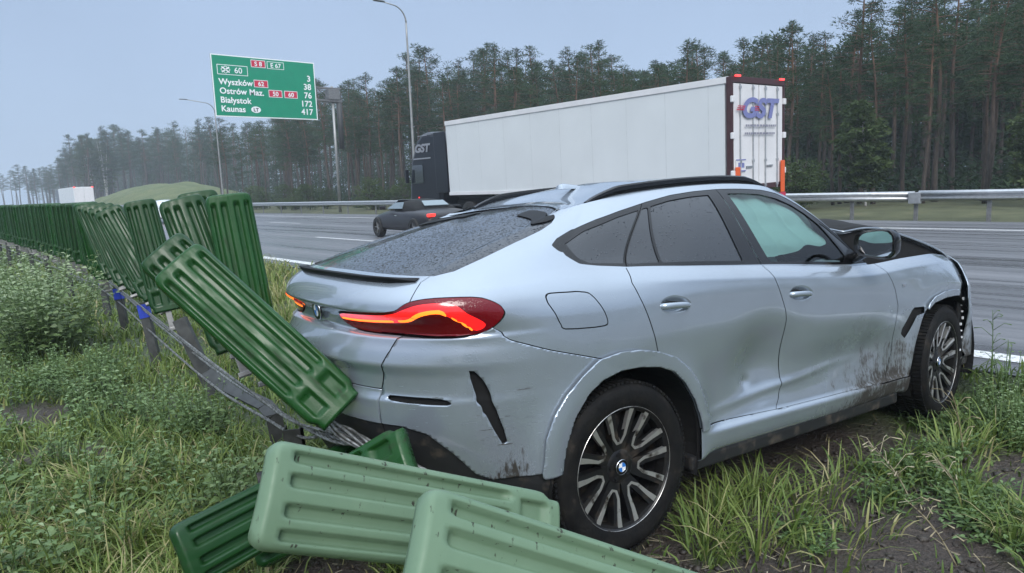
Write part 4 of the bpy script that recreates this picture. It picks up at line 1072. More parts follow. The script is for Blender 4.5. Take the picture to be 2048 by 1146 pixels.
def lamp_post(x, y, h, arm, lean, label, head=True):
    r = empty('street_lamp', (x, y, ROADZ-.1)); tag(r, label, 'street lamp', 'street lamps behind the guardrail')
    m = MB(); n = 14; zz = np.linspace(0, h-1.0, n); m.tube([(lean*z, 0, z) for z in zz], np.linspace(.105, .055, n), 12)
    a = np.linspace(0, math.pi/2*.86, 9); R_ = .95
    m.tube([(lean*(h-1.0)-R_*(1-math.cos(w)), 0, h-1.0+R_*math.sin(w)) for w in a] + [(lean*h-R_*.80-arm, 0, h-.06+arm*.12)], np.linspace(.055, .032, 10), 10)
    m.build('mast', LAMPM, r, True)
    m = MB(); cx = lean*h-R_*.8-arm; m.box((cx-.30, 0, h-.04+arm*.12), (.72, .26, .07), bev=.03); m.build('lamp_head', GALVD, r, True)
lamp_post(25.1, 38.6, 12.95, .8, -.004, 'tall street lamp beside the truck cab, its arm leaving the top of the photo')
lamp_post(25.3, 75.5, 11.2, 1.9, -.006, 'distant street lamp half hidden by the green direction sign')
# ---- direction sign on a cantilever
SG = plain('sign_green', (.0, .235, .125), .35, 0, .04, 2); SW = plain('sign_white', (.80, .82, .82), .4, 0, .03, 3); SR = plain('sign_red', (.52, .02, .055), .4, 0, .05, 3)
TDK = plain('duct_dark', (.05, .05, .05), .6, .1, .2, 3); SB = plain('sign_back', (.25, .26, .27), .5, .4, .1, 5)
sx0, sx1, sz0, sz1, SY = 16.55, 23.9, 7.06, 11.15, 49.4
W_, H_ = sx1-sx0, sz1-sz0
s = empty('direction_sign', (25.5, SY+.3, ROADZ)); tag(s, 'green motorway direction sign listing towns and distances on a cantilever post', 'road sign')
def lo(m): m.V = [v - np.array([25.5, SY+.3, ROADZ]) for v in m.V]; return m
m = MB(); m.box(((sx0+sx1)/2, SY+.05, (sz0+sz1)/2), (W_, .08, H_), bev=.02); board = lo(m).build('sign_board', SB, s)
def rect(x, z, w, h, d, mat, name):
    """panel-space rectangle, x from left, z from bottom"""
    m = MB(); m.box((sx0+x+w/2, SY-d, sz0+z+h/2), (w, .006, h)); return lo(m).build(name, mat, board)
rect(0, 0, W_, H_, .006, SW, 'border'); rect(.07, .07, W_-.14, H_-.14, .012, SG, 'green_face')
def text(s_, x, z, h, mat, name='lettering', align='LEFT', stretch=1.0, weight=.012):
    cu = bpy.data.curves.new('lettering', 'FONT'); cu.body = s_; cu.size = h/.72; cu.align_x = align; cu.offset = weight; cu.extrude = .004; cu.space_character = 1.03
    o = bpy.data.objects.new('tmp', cu); C.objects.link(o); bpy.context.view_layer.update()
    me = bpy.data.meshes.new_from_object(o); bpy.data.objects.remove(o); me.materials.clear(); me.materials.append(mat)
    t_ = bpy.data.objects.new(name, me); C.objects.link(t_); t_.parent = board
    t_.matrix_local = Matrix.Translation((sx0+x-25.5, SY-.034-SY-.3, sz0+z-ROADZ)) @ Matrix.Rotation(R(90), 4, 'X') @ Matrix.Diagonal((stretch, 1, 1, 1))
    return t_
def badge(x, z, w, h, txt, col, th=.30):
    rect(x, z, w, h, .016, SW, 'route_badge_border'); rect(x+.035, z+.035, w-.07, h-.07, .020, col, 'route_badge'); text(txt, x+w/2, z+(h-th)/2, th, SW, 'route_number', 'CENTER', 1, .008)
badge(2.68, 3.42, 1.02, .50, 'S 8', SR); badge(3.82, 3.40, 1.22, .50, 'E 67', SG)
# junction pictogram box
rect(.36, 2.78, 2.06, .66, .016, SW, 'junction_box_border'); rect(.40, 2.82, 1.98, .58, .020, SG, 'junction_box'); text('60', 1.50, 2.93, .38, SW, 'junction_number', 'LEFT', 1, .005)
m = MB()
for a in (35, -35): m.box((sx0+.92, SY-.036, sz0+3.11), (.62, .008, .085), Matrix.Rotation(R(a), 3, 'Y'))
for dx, dz in ((0, .15), (0, -.15), (.20, 0), (-.20, 0)):
    w = np.linspace(0, 2*math.pi, 17); m.tube([(sx0+.92+dx*.9+.11*math.cos(q), SY-.036, sz0+3.11+dz*.9+.09*math.sin(q)) for q in w], .022, 5, False)
lo(m).build('junction_symbol', SW, board)
rows = [('Wyszków', 2.13), ('Ostrów Maz.', 1.53), ('Białystok', .93), ('Kaunas', .35)]
for tx, z in rows: text(tx, .40, z, .40, SW)
badge(2.78, 2.08, 1.0, .50, '62', SR); badge(3.78, 1.46, .98, .50, '50', SR); badge(4.92, 1.46, .98, .50, '60', SR)
m = MB(); w = np.linspace(0, 2*math.pi, 25)[:-1]; m.prism([(.34*math.cos(a), .22*math.sin(a)) for a in w], 0, .006, ((sx0+2.78, SY-.016, sz0+.55), (1, 0, 0), (0, 0, 1), (0, -1, 0))); lo(m).build('country_oval', SW, board); text('LT', 2.78, .43, .24, plain('sign_dark', (.10, .06, .08), .5), 'country_code', 'CENTER')
for tx, z in (('3', 2.72), ('38', 2.13), ('76', 1.53), ('172', .93), ('417', .35)): text(tx, W_-.36, z, .42, SW, 'distance', 'RIGHT')
m = MB(); m.tube([(25.35, SY+.3, 0), (25.35, SY+.3, 9.6)], [.12, .10], 12); lo(m).build('support_post', LAMPM, s, True)
m = MB(); m.tube([(25.85, SY+.3, 5.0), (25.85, SY+.3, 9.0)], [.20, .20], 12); lo(m).build('cable_duct', TDK, s, True)
m = MB()
for z in (8.55, 9.45):
    for y in (SY+.15, SY+.55): m.box((21.4, y, z), (9.2, .10, .10), bev=.01)
for k in range(12):
    x = 17.2+.75*k
    for y in (SY+.15, SY+.55): m.box((x, y, 9.0), (.05, .05, .95), Matrix.Rotation(R(35 if k % 2 else -35), 3, 'Y'))
lo(m).build('truss_arm', GALVD, s)
m = MB(); m.box((25.4, SY+.35, 9.0), (.9, .6, .75), bev=.03); m.box((25.5, SY+.35, 8.5), (1.1, .5, .12), bev=.02); lo(m).build('arm_bracket', GALVD, s)
# ---------------------------------------------------------------- articulated lorry
TW = plain('trailer_white', (.62, .64, .64), .42, 0, .035, .8); TWD = plain('trailer_door_white', (.66, .65, .65), .5, 0, .05, 2); TD = plain('chassis_dark', (.022, .022, .024), .6, 0, .3, 4)
MAROON = plain('trailer_frame_maroon', (.050, .018, .020), .45, 0, .15, 5); ORANGE = plain('reflective_orange', (.70, .105, .02), .4, 0, .08, 8); BLUEL = plain('lettering_blue', (.17, .185, .38), .45, 0, .08, 8); REDL = plain('lettering_red', (.45, .02, .06), .45, 0, .08, 8)
NAVY = MT('cab_navy_paint').set(col=(.006, .007, .012), rough=.3, spec=.35, coat=.2, coatr=.1).m; RUB = plain('tyre_rubber', (.015, .015, .015), .8, 0, .2, 9); CABGLASS = MT('cab_glass').set(col=(.02, .025, .03), rough=.06, coat=1).m
MARK = glow('red_marker_light', (1, .05, .05), 2.2); GREYL = plain('small_print_grey', (.22, .22, .27), .6)
TAILR = glow('red_tail_light', (1, .03, .02), 1.8); AMB = glow('amber_side_marker', (1, .30, .05), 1.2)
GREYL2 = plain('cab_lettering_grey', (.24, .25, .27), .5)
t = empty('articulated_lorry', (16.05, 10.05, ROADZ)); tag(t, 'white box trailer lorry with dark cab passing on the far lanes', 'lorry')
t.rotation_euler = (0, R(-1.6), R(.5))
# local frame: x across (0 left .. 2.6), y forward, z above road
LEN = 12.05
m = MB(); m.box((1.29, LEN/2+.06, 2.62), (2.58, LEN-.12, 2.74), bev=.03); box = m.build('trailer_box', TW, t)
m = MB()
for x in (-.012, 2.592): m.box((x, LEN/2, 3.93), (.03, LEN, .16), bev=.008); m.box((x, LEN/2, 1.30), (.03, LEN, .12), bev=.008)
m.build('side_rail', TWD, box)
m = MB()
for k in range(9): m.box((.0, .6+1.35*k, 2.6), (.004, .012, 2.6))
m.build('panel_seam', plain('seam_grey', (.50, .52, .52), .5), box)
m = MB(); m.box((1.29, -.02, 3.94), (2.62, .16, .15), bev=.01); m.box((-.0, -.02, 2.6), (.075, .16, 2.8), bev=.01); m.box((2.58, -.02, 2.6), (.075, .16, 2.8), bev=.01); m.box((1.29, -.02, 1.22), (2.6, .14, .14), bev=.01); m.build('rear_frame', MAROON, box)
for x in (.67, 1.91):
    m = MB(); m.box((x, -.05, 2.56), (1.20, .07, 2.56), bev=.012); d = m.build('cargo_door', TWD, box)
    m = MB()
    for dx in (-.32, .30): m.tube([(x+dx, -.10, 1.15), (x+dx, -.10, 3.84)], .022, 8); [m.box((x+dx, -.10, z), (.09, .05, .07), bev=.006) for z in (1.25, 1.9, 3.1, 3.75)]
    m.box((x+.1*(1 if x < 1 else -1), -.105, 1.75), (.30, .03, .05), bev=.006); m.build('locking_bar', GALV, d)
for sx_ in (.0, 2.58):
    m = MB()
    for z in (1.6, 2.55, 3.45): m.box((sx_, -.10, z), (.13, .07, .16), bev=.02)
    m.build('hinge', TWD, box)
def ttext(s_, x, z, h, mat, ext=1.0, w=.02, parent=None, M=None, shear=0.0, align='CENTER'):
    cu = bpy.data.curves.new('lettering', 'FONT'); cu.body = s_; cu.size = h/.72; cu.align_x = align; cu.offset = w; cu.extrude = .003; cu.shear = shear
    o = bpy.data.objects.new('tmp', cu); C.objects.link(o); bpy.context.view_layer.update(); me = bpy.data.meshes.new_from_object(o); bpy.data.objects.remove(o); me.materials.clear(); me.materials.append(mat)
    q = bpy.data.objects.new('lettering', me); C.objects.link(q); q.parent = parent
    q.matrix_local = M if M is not None else Matrix.Translation((x, -.135, z)) @ Matrix.Rotation(R(90), 4, 'X') @ Matrix.Diagonal((ext, 1, 1, 1))
    return q
ttext('GST', 1.20, 3.02, .48, BLUEL, 1.42, .03, box, None, .25)
m = MB()
for k in range(3): m.box((.30+.03*k, -.140, 3.19+.045*k), (.34, .006, .024)); m.box((1.10, -.1405, 3.19+.045*k), (.22, .006, .022))
m.build('logo_stripe', REDL, box)
for z, x0, x1 in ((2.80, .55, 2.05), (2.60, .50, 1.95)):
    x = x0; m = MB()
    while x < x1: w = .05+.09*rnd.random(); m.box((x+w/2, -.138, z), (w, .004, .055)); x += w+.03
    m.build('small_print', GREYL, box)
m = MB(); m.box((.36, -.100, 1.80), (.46, .02, .30)); pl = m.build('door_plate', TWD, box); m = MB(); m.box((.36, -.113, 1.94), (.46, .006, .03)); m.box((.36, -.113, 1.66), (.46, .006, .03)); m.box((.28, -.113, 1.80), (.10, .006, .14)); m.box((.45, -.113, 1.80), (.12, .006, .12)); m.build('plate_mark', BLUEL, pl)
m = MB(); m.box((.16, -.14, 1.36), (.20, .03, .80), bev=.01); m.box((2.44, -.14, 1.42), (.20, .03, .90), bev=.01); m.build('reflector_board', ORANGE, box)
m = MB(); m.box((1.3, -.13, .93), (2.5, .10, .16), bev=.01); m.build('underrun_bar', TD, t)
m = MB(); m.box((2.1, -.19, .95), (.8, .02, .10)); m.box((.5, -.19, .95), (.6, .02, .08)); m.box((1.25, -.185, 1.13), (.55, .02, .06)); m.build('reflector_strip', REDL, t)
for x in (.20, 2.40):
    m = MB(); m.box((x, -.13, 4.02), (.20, .06, .045), bev=.01); m.build('marker_light', MARK, box)
m = MB(); m.box((.45, -.19, .80), (.42, .05, .14), bev=.02); m.box((2.15, -.19, .80), (.42, .05, .14), bev=.02); m.build('tail_lamp', TAILR, t)
def lwheel(x, y, r=.50, w=.32, par=t):
    m = MB(); m.lathe([(.27, -w/2), (r-.06, -w/2), (r, -w/2+.05), (r, w/2-.05), (r-.06, w/2), (.27, w/2)], 36, 'x', None, True); V = np.concatenate(m.V)+np.array([x, y, r]); m.V = [V]; o = m.build('wheel', RUB, par, False, 40)
    m = MB(); m.lathe([(0, -w/2+.03), (.12, -w/2+.02), (.14, -w/2+.09), (.27, -w/2+.02), (.28, w/2), (0, w/2)], 24, 'x'); m.V = [np.concatenate(m.V)+np.array([x, y, r])]; m.build('rim', GALVD, o, False, 40)
for y in (2.2, 3.5, 4.8):
    for x in (.18, 2.40): lwheel(x, y)
m = MB(); m.box((1.3, 6.6, .98), (1.0, 13.0, .30), bev=.02); m.box((.12, 7.2, .75), (.10, 3.0, .55), bev=.03); m.box((2.46, 7.2, .75), (.10, 3.0, .55), bev=.03); m.build('chassis', TD, t)
# cab
m = MB(); cy = LEN+.55
prof = [(0, .45), (2.25, .45), (2.36, .95), (2.28, 1.55), (2.05, 2.65), (1.55, 3.45), (1.15, 3.72), (.35, 3.72), (0, 3.35)]
o = bmesh.new()
m.prism(prof, .02, 2.52, ((0, cy, 0), (0, 1, 0), (0, 0, 1), (1, 0, 0))); cab = m.build('cab', NAVY, t)
bv = cab.modifiers.new('b', 'BEVEL'); bv.width = .20; bv.segments = 3
m = MB(); m.prism([(1.15, 1.75), (2.03, 1.75), (1.86, 2.48), (1.15, 2.48)], .0, .02, ((.008, cy, 0), (0, 1, 0), (0, 0, 1), (-1, 0, 0))); m.build('side_window', CABGLASS, cab)
m = MB(); m.prism([(.05, -.98), (.05, .98), (-.05, .92), (-.05, -.92)], 0, .9, ((1.27, cy+2.20, 1.85), (0, .94, -.2), (1, 0, 0), (0, -.2, .94))); m.build('windscreen', CABGLASS, cab)
for x in (-.03, 2.58): m = MB(); m.box((x, cy-.15, 2.5), (.05, .75, 2.3), bev=.02); m.build('side_deflector', NAVY, cab)
ttext('GST', 0, 0, .30, GREYL2, 1.4, .02, cab, Matrix.Translation((-.014, cy+1.12, 2.98)) @ Matrix.Rotation(R(-90), 4, 'Z') @ Matrix.Rotation(R(90), 4, 'X') @ Matrix.Diagonal((1.35, 1, 1, 1)), .2)
m = MB(); m.box((-.016, cy+1.15, 2.72), (.01, 1.2, .05)); m.box((-.016, cy+1.0, 3.60), (.01, .6, .03)); m.build('cab_stripe', GREYL2, cab)
for x in (-.16, 2.70): m = MB(); m.box((x, cy+2.1, 2.05), (.14, .12, .55), bev=.03); m.build('wing_mirror', NAVY, cab)
m = MB(); m.box((-.015, cy+1.55, 1.18), (.012, .06, .05)); m.box((-.015, cy+1.75, 1.02), (.012, .07, .05)); m.box((-.015, cy+1.40, .85), (.012, .07, .05)); m.build('side_marker', TAILR, cab)
for x in (.20, 2.36): lwheel(x, cy+1.35); lwheel(x, cy-1.6)
m = MB()
for z in (.62, .86): m.box((-.01, cy-.4, z), (.03, 1.6, .06), bev=.01)
m.box((1.3, cy-.6, .85), (1.1, 2.4, .3), bev=.03); m.build('side_skirt', TD, t)
# ---------------------------------------------------------------- dark roadster
RP = MT('dark_roadster_paint').set(col=(.012, .010, .012), rough=.30, spec=.40).m; SOFT = plain('soft_top_cloth', (.006, .0065, .007), .95, 0, .2, 30); RGLASS = MT('pale_reflecting_glass').set(col=(.20, .25, .27), rough=.08, spec=.9, metal=.35).m
def small_car(root, secs, paint, soft, wheels, wr=.33):
    """secs : (y, half width, sill, belt, hood/deck height)"""
    m = MB(); V = []; n = 9
    for y, w, z0, zb, zt in secs:
        for a, z in ((-w*.92, z0), (-w, z0+.12), (-w, (z0+zb)/2+.05), (-w*.95, zb), (-w*.55, zt), (w*.55, zt), (w*.95, zb), (w, (z0+zb)/2+.05), (w, z0+.12)): V.append((a, y, z))
    k = len(secs); m.add(V, [(i*n+j, i*n+j+1, (i+1)*n+j+1, (i+1)*n+j) for i in range(k-1) for j in range(n-1)] + [tuple(range(n))[::-1], tuple((k-1)*n+j for j in range(n))] + [(i*n+n-1, i*n, (i+1)*n, (i+1)*n+n-1) for i in range(k-1)])
    b = m.build('body', paint, root); su = b.modifiers.new('s', 'SUBSURF'); su.levels = 2; su.render_levels = 2; b.data.polygons.foreach_set('use_smooth', [True]*len(b.data.polygons))
    for x, y in wheels:
        w = MB(); w.lathe([(.20, -.11), (wr-.03, -.11), (wr, -.07), (wr, .07), (wr-.03, .11), (.20, .11)], 32, 'x', None, True); w.V = [np.concatenate(w.V)+np.array([x, y, wr])]; o = w.build('wheel', RUB, root, False, 40)
        w = MB()
        w.lathe([(0, -.085), (.05, -.09), (.06, -.05), (.21, -.03), (.225, -.10), (.225, .10), (.21, .03), (.06, .05), (.05, .09), (0, .085)], 24, 'x')
        for q in range(5): a = q*2*math.pi/5; w.box((0, .12*math.cos(a), .12*math.sin(a)), (.17, .20, .045), Matrix.Rotation(a, 3, 'X'), .008)
        w.V = [np.concatenate(w.V)+np.array([x, y, wr])]; w.build('rim', GALVD, o)
    return b
ro = empty('roadster', (12.43, 18.95, ROADZ), R(-6)); tag(ro, 'small dark convertible with black soft top and lit red tail lamp on the wet road', 'car')
b = small_car(ro, [(-2.05, .70, .30, .62, .66), (-1.95, .84, .24, .78, .84), (-1.3, .92, .22, .86, .93), (-.5, .90, .20, .86, .92), (.4, .89, .20, .85, .93), (1.0, .90, .20, .80, .90), (1.6, .89, .22, .70, .80), (2.0, .78, .26, .58, .64), (2.1, .60, .30, .50, .54)], RP, SOFT, [(-.82, -1.28), (.82, -1.28), (-.82, 1.32), (.82, 1.32)])
def canopy(root, pts, mat, name):
    m = MB(); V = []; n = 7
    for y, w0, z0, w1, z1 in pts:
        for a, z in ((-w0, z0), (-w0*.96, z0+(z1-z0)*.45), (-w1, z1-.04), (0, z1), (w1, z1-.04), (w0*.96, z0+(z1-z0)*.45), (w0, z0)): V.append((a, y, z))
    k = len(pts); m.add(V, [(i*n+j, i*n+j+1, (i+1)*n+j+1, (i+1)*n+j) for i in range(k-1) for j in range(n-1)] + [tuple(range(n))[::-1], tuple((k-1)*n+j for j in range(n))])
    o = m.build(name, mat, root); su = o.modifiers.new('s', 'SUBSURF'); su.levels = 2; su.render_levels = 2; o.data.polygons.foreach_set('use_smooth', [True]*len(o.data.polygons)); return o
top = canopy(ro, [(-1.25, .72, .84, .50, .90), (-.95, .74, .86, .52, 1.10), (-.55, .75, .86, .54, 1.21), (-.1, .75, .86, .54, 1.23), (.28, .75, .86, .52, 1.17), (.34, .74, .86, .50, 1.12)], SOFT, 'soft_top')
m = MB(); m.add([(-.42, -1.13, .985), (.42, -1.13, .985), (.37, -.86, 1.130), (-.37, -.86, 1.130)], [(0, 1, 2, 3)]); o = m.build('rear_window', RGLASS, top); so = o.modifiers.new('s', 'SOLIDIFY'); so.thickness = .03
for s_ in (-1, 1):
    m = MB(); m.add([(s_*.775, -.35, .92), (s_*.775, .72, .91), (s_*.665, .34, 1.10), (s_*.665, -.25, 1.12)], [(0, 1, 2, 3)]); o = m.build('side_window', RGLASS, ro); so = o.modifiers.new('s', 'SOLIDIFY'); so.thickness = .02
    m = MB(); m.box((s_*.95, .72, .96), (.20, .10, .12), bev=.03); m.build('door_mirror', RP, ro)
    m = MB(); m.box((s_*.66, -1.99, .74), (.30, .10, .09), Matrix.Rotation(R(s_*-22), 3, 'Z'), .02); m.build('tail_lamp', TAILR, ro)
    m = MB(); m.box((s_*.925, -.15, .72), (.02, .16, .03), bev=.006); m.build('door_handle', CHROME, ro)
m = MB(); m.add([(-.68, .86, .90), (.68, .86, .90), (.54, .36, 1.20), (-.54, .36, 1.20)], [(0, 1, 2, 3)]); o = m.build('windscreen', CABGLASS, ro); so = o.modifiers.new('s', 'SOLIDIFY'); so.thickness = .02
# white car farther along, seen between the panels
wc = empty('white_car', (12.6, 49.0, ROADZ), R(.5)); tag(wc, 'white car glimpsed between the green panels', 'car')
WP_ = MT('white_car_paint').set(col=(.70, .71, .70), rough=.3, coat=.8).m
small_car(wc, [(-2.15, .72, .34, .80, .88), (-2.05, .86, .26, .92, .98), (-1.2, .90, .24, .92, 1.0), (0, .90, .22, .92, 1.0), (1.0, .90, .22, .88, .98), (1.8, .86, .24, .74, .84), (2.15, .66, .30, .60, .66)], WP_, None, [(-.80, -1.35), (.80, -1.35), (-.80, 1.4), (.80, 1.4)])
c2 = canopy(wc, [(-1.95, .70, .92, .50, .98), (-1.6, .74, .94, .56, 1.38), (-.6, .76, .94, .58, 1.49), (.3, .76, .94, .56, 1.46), (1.1, .74, .92, .50, .98)], WP_, 'roof')
m = MB(); m.add([(-.56, -1.86, 1.02), (.56, -1.86, 1.02), (.50, -1.62, 1.33), (-.50, -1.62, 1.33)], [(0, 1, 2, 3)]); o = m.build('rear_window', CABGLASS, wc); so = o.modifiers.new('s', 'SOLIDIFY'); so.thickness = .08
for s_ in (-1, 1): m = MB(); m.box((s_*.62, -2.10, .86), (.26, .10, .12), bev=.02); m.build('tail_lamp', TAILR, wc)
# distant lorry in the spray
fl = empty('box_lorry', (18.7, 118.5, ROADZ), R(0)); tag(fl, 'distant pale box lorry with red marker lights in the mist', 'lorry')
m = MB(); m.box((1.27, 6.6, 2.35), (2.55, 13.2, 2.7), bev=.04); m.build('trailer_box', TW, fl)
for x in (.66, 1.90): m = MB(); m.box((x, -.03, 2.35), (1.18, .06, 2.6), bev=.01); m.build('cargo_door', TWD, fl)
for x in (.12, 2.42): m = MB(); m.box((x, -.06, 3.66), (.26, .08, .14), bev=.02); m.build('marker_light', MARK, fl)
m = MB(); m.box((1.27, .3, .75), (2.4, .5, .25), bev=.02); m.box((1.27, 8, .8), (1.2, 14, .3), bev=.02); m.build('chassis', TD, fl)
for y in (2.0, 3.3, 4.6):
    for x in (.2, 2.35): lwheel(x, y, .5, .32, fl)
m = MB(); m.box((1.27, 14.8, 2.0), (2.45, 2.2, 3.0), bev=.15); m.build('cab', NAVY, fl)
# ---------------------------------------------------------------- pine forest beyond the guardrail
def leafmat(name, c0, c1, c2, rough=.75):
    t = MT(name).set(rough=rough, spec=.25); a = t.n('ShaderNodeAttribute'); a.attribute_name = 'tone'
    oi = t.n('ShaderNodeObjectInfo'); v = t.math('ADD', t.math('MULTIPLY', a.outputs['Fac'], .75), t.math('MULTIPLY', oi.outputs['Random'], .25))
    t.base(t.ramp(v, [(.1, c0), (.5, c1), (.95, c2)]))
    tl = t.n('ShaderNodeBsdfTranslucent'); t.l(t.ramp(v, [(.1, c0), (.5, c1), (.95, c2)]), tl.inputs[0]); mx = t.n('ShaderNodeMixShader'); mx.inputs[0].default_value = .22
    t.l(t.b.outputs[0], mx.inputs[1]); t.l(tl.outputs[0], mx.inputs[2]); t.l(mx.outputs[0], t.out.inputs['Surface']); return t.m
NEEDLE = leafmat('pine_needles', (.013, .028, .012), (.036, .066, .027), (.072, .112, .046))
BIRCHL = leafmat('birch_leaves', (.040, .055, .020), (.075, .095, .038), (.12, .14, .06))
BUSHL = leafmat('shrub_leaves', (.030, .050, .016), (.058, .088, .028), (.10, .13, .05))
t = MT('pine_bark').set(rough=.9); sp = t.n('ShaderNodeSeparateXYZ'); t.l(t.co(), sp.inputs[0]); bn = t.noise(4, 7, t.map((3, 3, .6)))
t.base(t.mix(t.rng(sp.outputs['Z'], 3.5, 9.5), t.ramp(bn, [(.3, (.030, .024, .020)), (.7, (.085, .068, .056))]), t.ramp(bn, [(.3, (.070, .036, .020)), (.7, (.16, .088, .052))]))); t.bump(bn, .8, .05); BARK = t.m
t = MT('birch_bark').set(rough=.8); t.base(t.ramp(t.noise(2, 6, t.map((1, 1, 4))), [(.38, (.05, .045, .04)), (.52, (.42, .41, .39))])); BBARK = t.m
def spikes(rs, ctr, rad, n, ln, w, up=.35):
    """n needle-tuft triangles scattered about each centre"""
    m = len(ctr); d = rs.normal(size=(m, n, 3)); d /= np.linalg.norm(d, axis=2)[..., None]; d[..., 2] = d[..., 2]*.65 + up*.4
    r = rs.random((m, n, 1))**.5*rad.reshape(-1, 1, 1); p = ctr[:, None] + d*r*np.array([1, 1, .62])
    L_ = ln*(.6+.8*rs.random((m, n, 1))); q = p + d*L_
    s = np.cross(d, rs.normal(size=(m, n, 3))); s /= np.linalg.norm(s, axis=2)[..., None]+1e-9; s = s*w
    V = np.stack([p-s, p+s, q], 2).reshape(-1, 3); F = np.arange(len(V)).reshape(-1, 3)
    tone = np.clip(.45 + .45*(rs.random((m, 1))-.5) + .35*(rs.random((m, n))-.5), 0, 1)
    return V, F, np.repeat(tone.reshape(-1), 3)
def crown_obj(name, V, F, tone, mat):
    me = mesh_data(name, V, F); me.materials.append(mat); a = me.attributes.new('tone', 'FLOAT', 'POINT'); a.data.foreach_set('value', tone.astype(np.float32)); return me
def pine(seed, H=12.0, start=.48, Lm=2.1, dens=1.0, lean=.3):
    rs = np.random.RandomState(seed); ph = rs.rand()*6
    zz = np.linspace(0, H*.985, 15); cx = lean*(zz/H)**2*math.cos(ph) + .08*np.sin(zz*.7+ph); cy = lean*(zz/H)**2*math.sin(ph) + .08*np.cos(zz*.6+ph)
    tr = MB(); tr.tube(np.stack([cx, cy, zz], 1), .15*(1-zz/H)**.8+.012, 7)
    C_ = []; Rr = []
    nl = int(34*dens)
    for k in range(nl):
        t_ = (k+rs.rand())/nl; z = H*(start + (1-start)*t_*.97); w = rs.rand()*6.283 + k*2.4
        prof = min(1, .55+t_*2.2)*(1-t_)**.62; L_ = Lm*prof*(.55+.55*rs.rand())+.22
        if rs.rand() < .12: L_ *= 1.25
        bx = np.interp(z, zz, cx); by = np.interp(z, zz, cy); rise = .12+.45*t_+.2*rs.randn()*.5
        pts = [np.array([bx, by, z]) + np.array([math.cos(w)*L_*s, math.sin(w)*L_*s, L_*(rise*s - .25*s*s)]) for s in (0, .5, 1.0)]
        tr.tube(pts, [.035*(1-t_)+.012, .02, .008], 4, False)
        nc = max(2, int(L_*3.0))
        for q in range(nc):
            s = .35+.65*(q+rs.rand()*.8)/nc; p = pts[0]+(pts[2]-pts[0])*s + np.array([0, 0, .06*L_]) + rs.normal(size=3)*.17*np.array([1, 1, .5]); C_.append(p); Rr.append(.24+.20*rs.rand())
    for k in range(3): C_.append(np.array([cx[-1], cy[-1], H-.10-.25*k])); Rr.append(.16+.06*k)
    for k in range(int(rs.randint(5, 11))):           # dead twigs on the bare stem
        z = H*(.15+.35*rs.rand()); w = rs.rand()*6.28; L_ = .4+.8*rs.rand(); b = np.array([np.interp(z, zz, cx), np.interp(z, zz, cy), z]); tr.tube([b, b+np.array([math.cos(w)*L_, math.sin(w)*L_, -.1*L_])], [.014, .005], 3, False)
    V, F, tone = spikes(rs, np.array(C_), np.array(Rr), 30, .21, .024)
    tme = mesh_data('trunk', np.concatenate(tr.V), tr.F, True); tme.materials.append(BARK)
    return tme, crown_obj('crown', V, F, tone, NEEDLE)
def broadleaf(seed, H, trunkm, leafm, spread=1.9, start=.35, n=90, leaf=.13, multi=1, droop=0.0):
    rs = np.random.RandomState(seed); tr = MB(); C_ = []; Rr = []
    for s in range(multi):
        ph = rs.rand()*6.28; zz = np.linspace(0, H*(.9+.1*rs.rand()), 10); ln = (.08+.10*rs.rand())*H*(multi > 1) + .2
        cx = ln*(zz/H)**1.5*math.cos(ph); cy = ln*(zz/H)**1.5*math.sin(ph); tr.tube(np.stack([cx, cy, zz], 1), (.011*H)*(1-zz/H*.95)+.01, 6)
        for k in range(n//multi):
            t_ = start + (1-start)*rs.rand(); z = t_*zz[-1]; w = rs.rand()*6.283; u = (t_-start)/(1-start); L_ = spread*(math.sin(math.pi*min(1, .18+.82*u))**.7)*(.3+.7*rs.rand())
            b = np.array([np.interp(z, zz, cx), np.interp(z, zz, cy), z]); e = b+np.array([math.cos(w)*L_, math.sin(w)*L_, .35*L_-droop*L_])
            if rs.rand() < .6: tr.tube([b, (b+e)/2+np.array([0, 0, .06]), e], [.022, .014, .006], 3, False)
            C_.append(e); Rr.append(.28+.3*rs.rand())
    rs2 = rs; V, F, tone = spikes(rs2, np.array(C_), np.array(Rr), 34, leaf, leaf*.38, .1-droop)
    tme = mesh_data('trunk', np.concatenate(tr.V), tr.F, True); tme.materials.append(trunkm); return tme, crown_obj('crown', V, F, tone, leafm)
PINES = [pine(s, 12.0, st, lm, dn, ln) for s, st, lm, dn, ln in ((1, .50, 1.9, 1.0, .3), (2, .42, 2.2, 1.1, .5), (3, .58, 1.7, .9, .2), (4, .46, 2.0, 1.15, .7), (5, .54, 2.3, 1.0, .3), (6, .38, 1.8, 1.2, .2), (7, .62, 1.6, .8, .5), (8, .48, 2.4, 1.05, .4))]
def plant_tree(name, meshes, x, y, z, sc, rz, label, cat, group):
    r = empty(name, (x, y, z), rz); r.scale = (sc, sc, sc) if not isinstance(sc, tuple) else sc; tag(r, label, cat, group)
    for nm, me in zip(('trunk', 'crown'), meshes):
        o = bpy.data.objects.new(nm, me); C.objects.link(o); o.parent = r
    return r
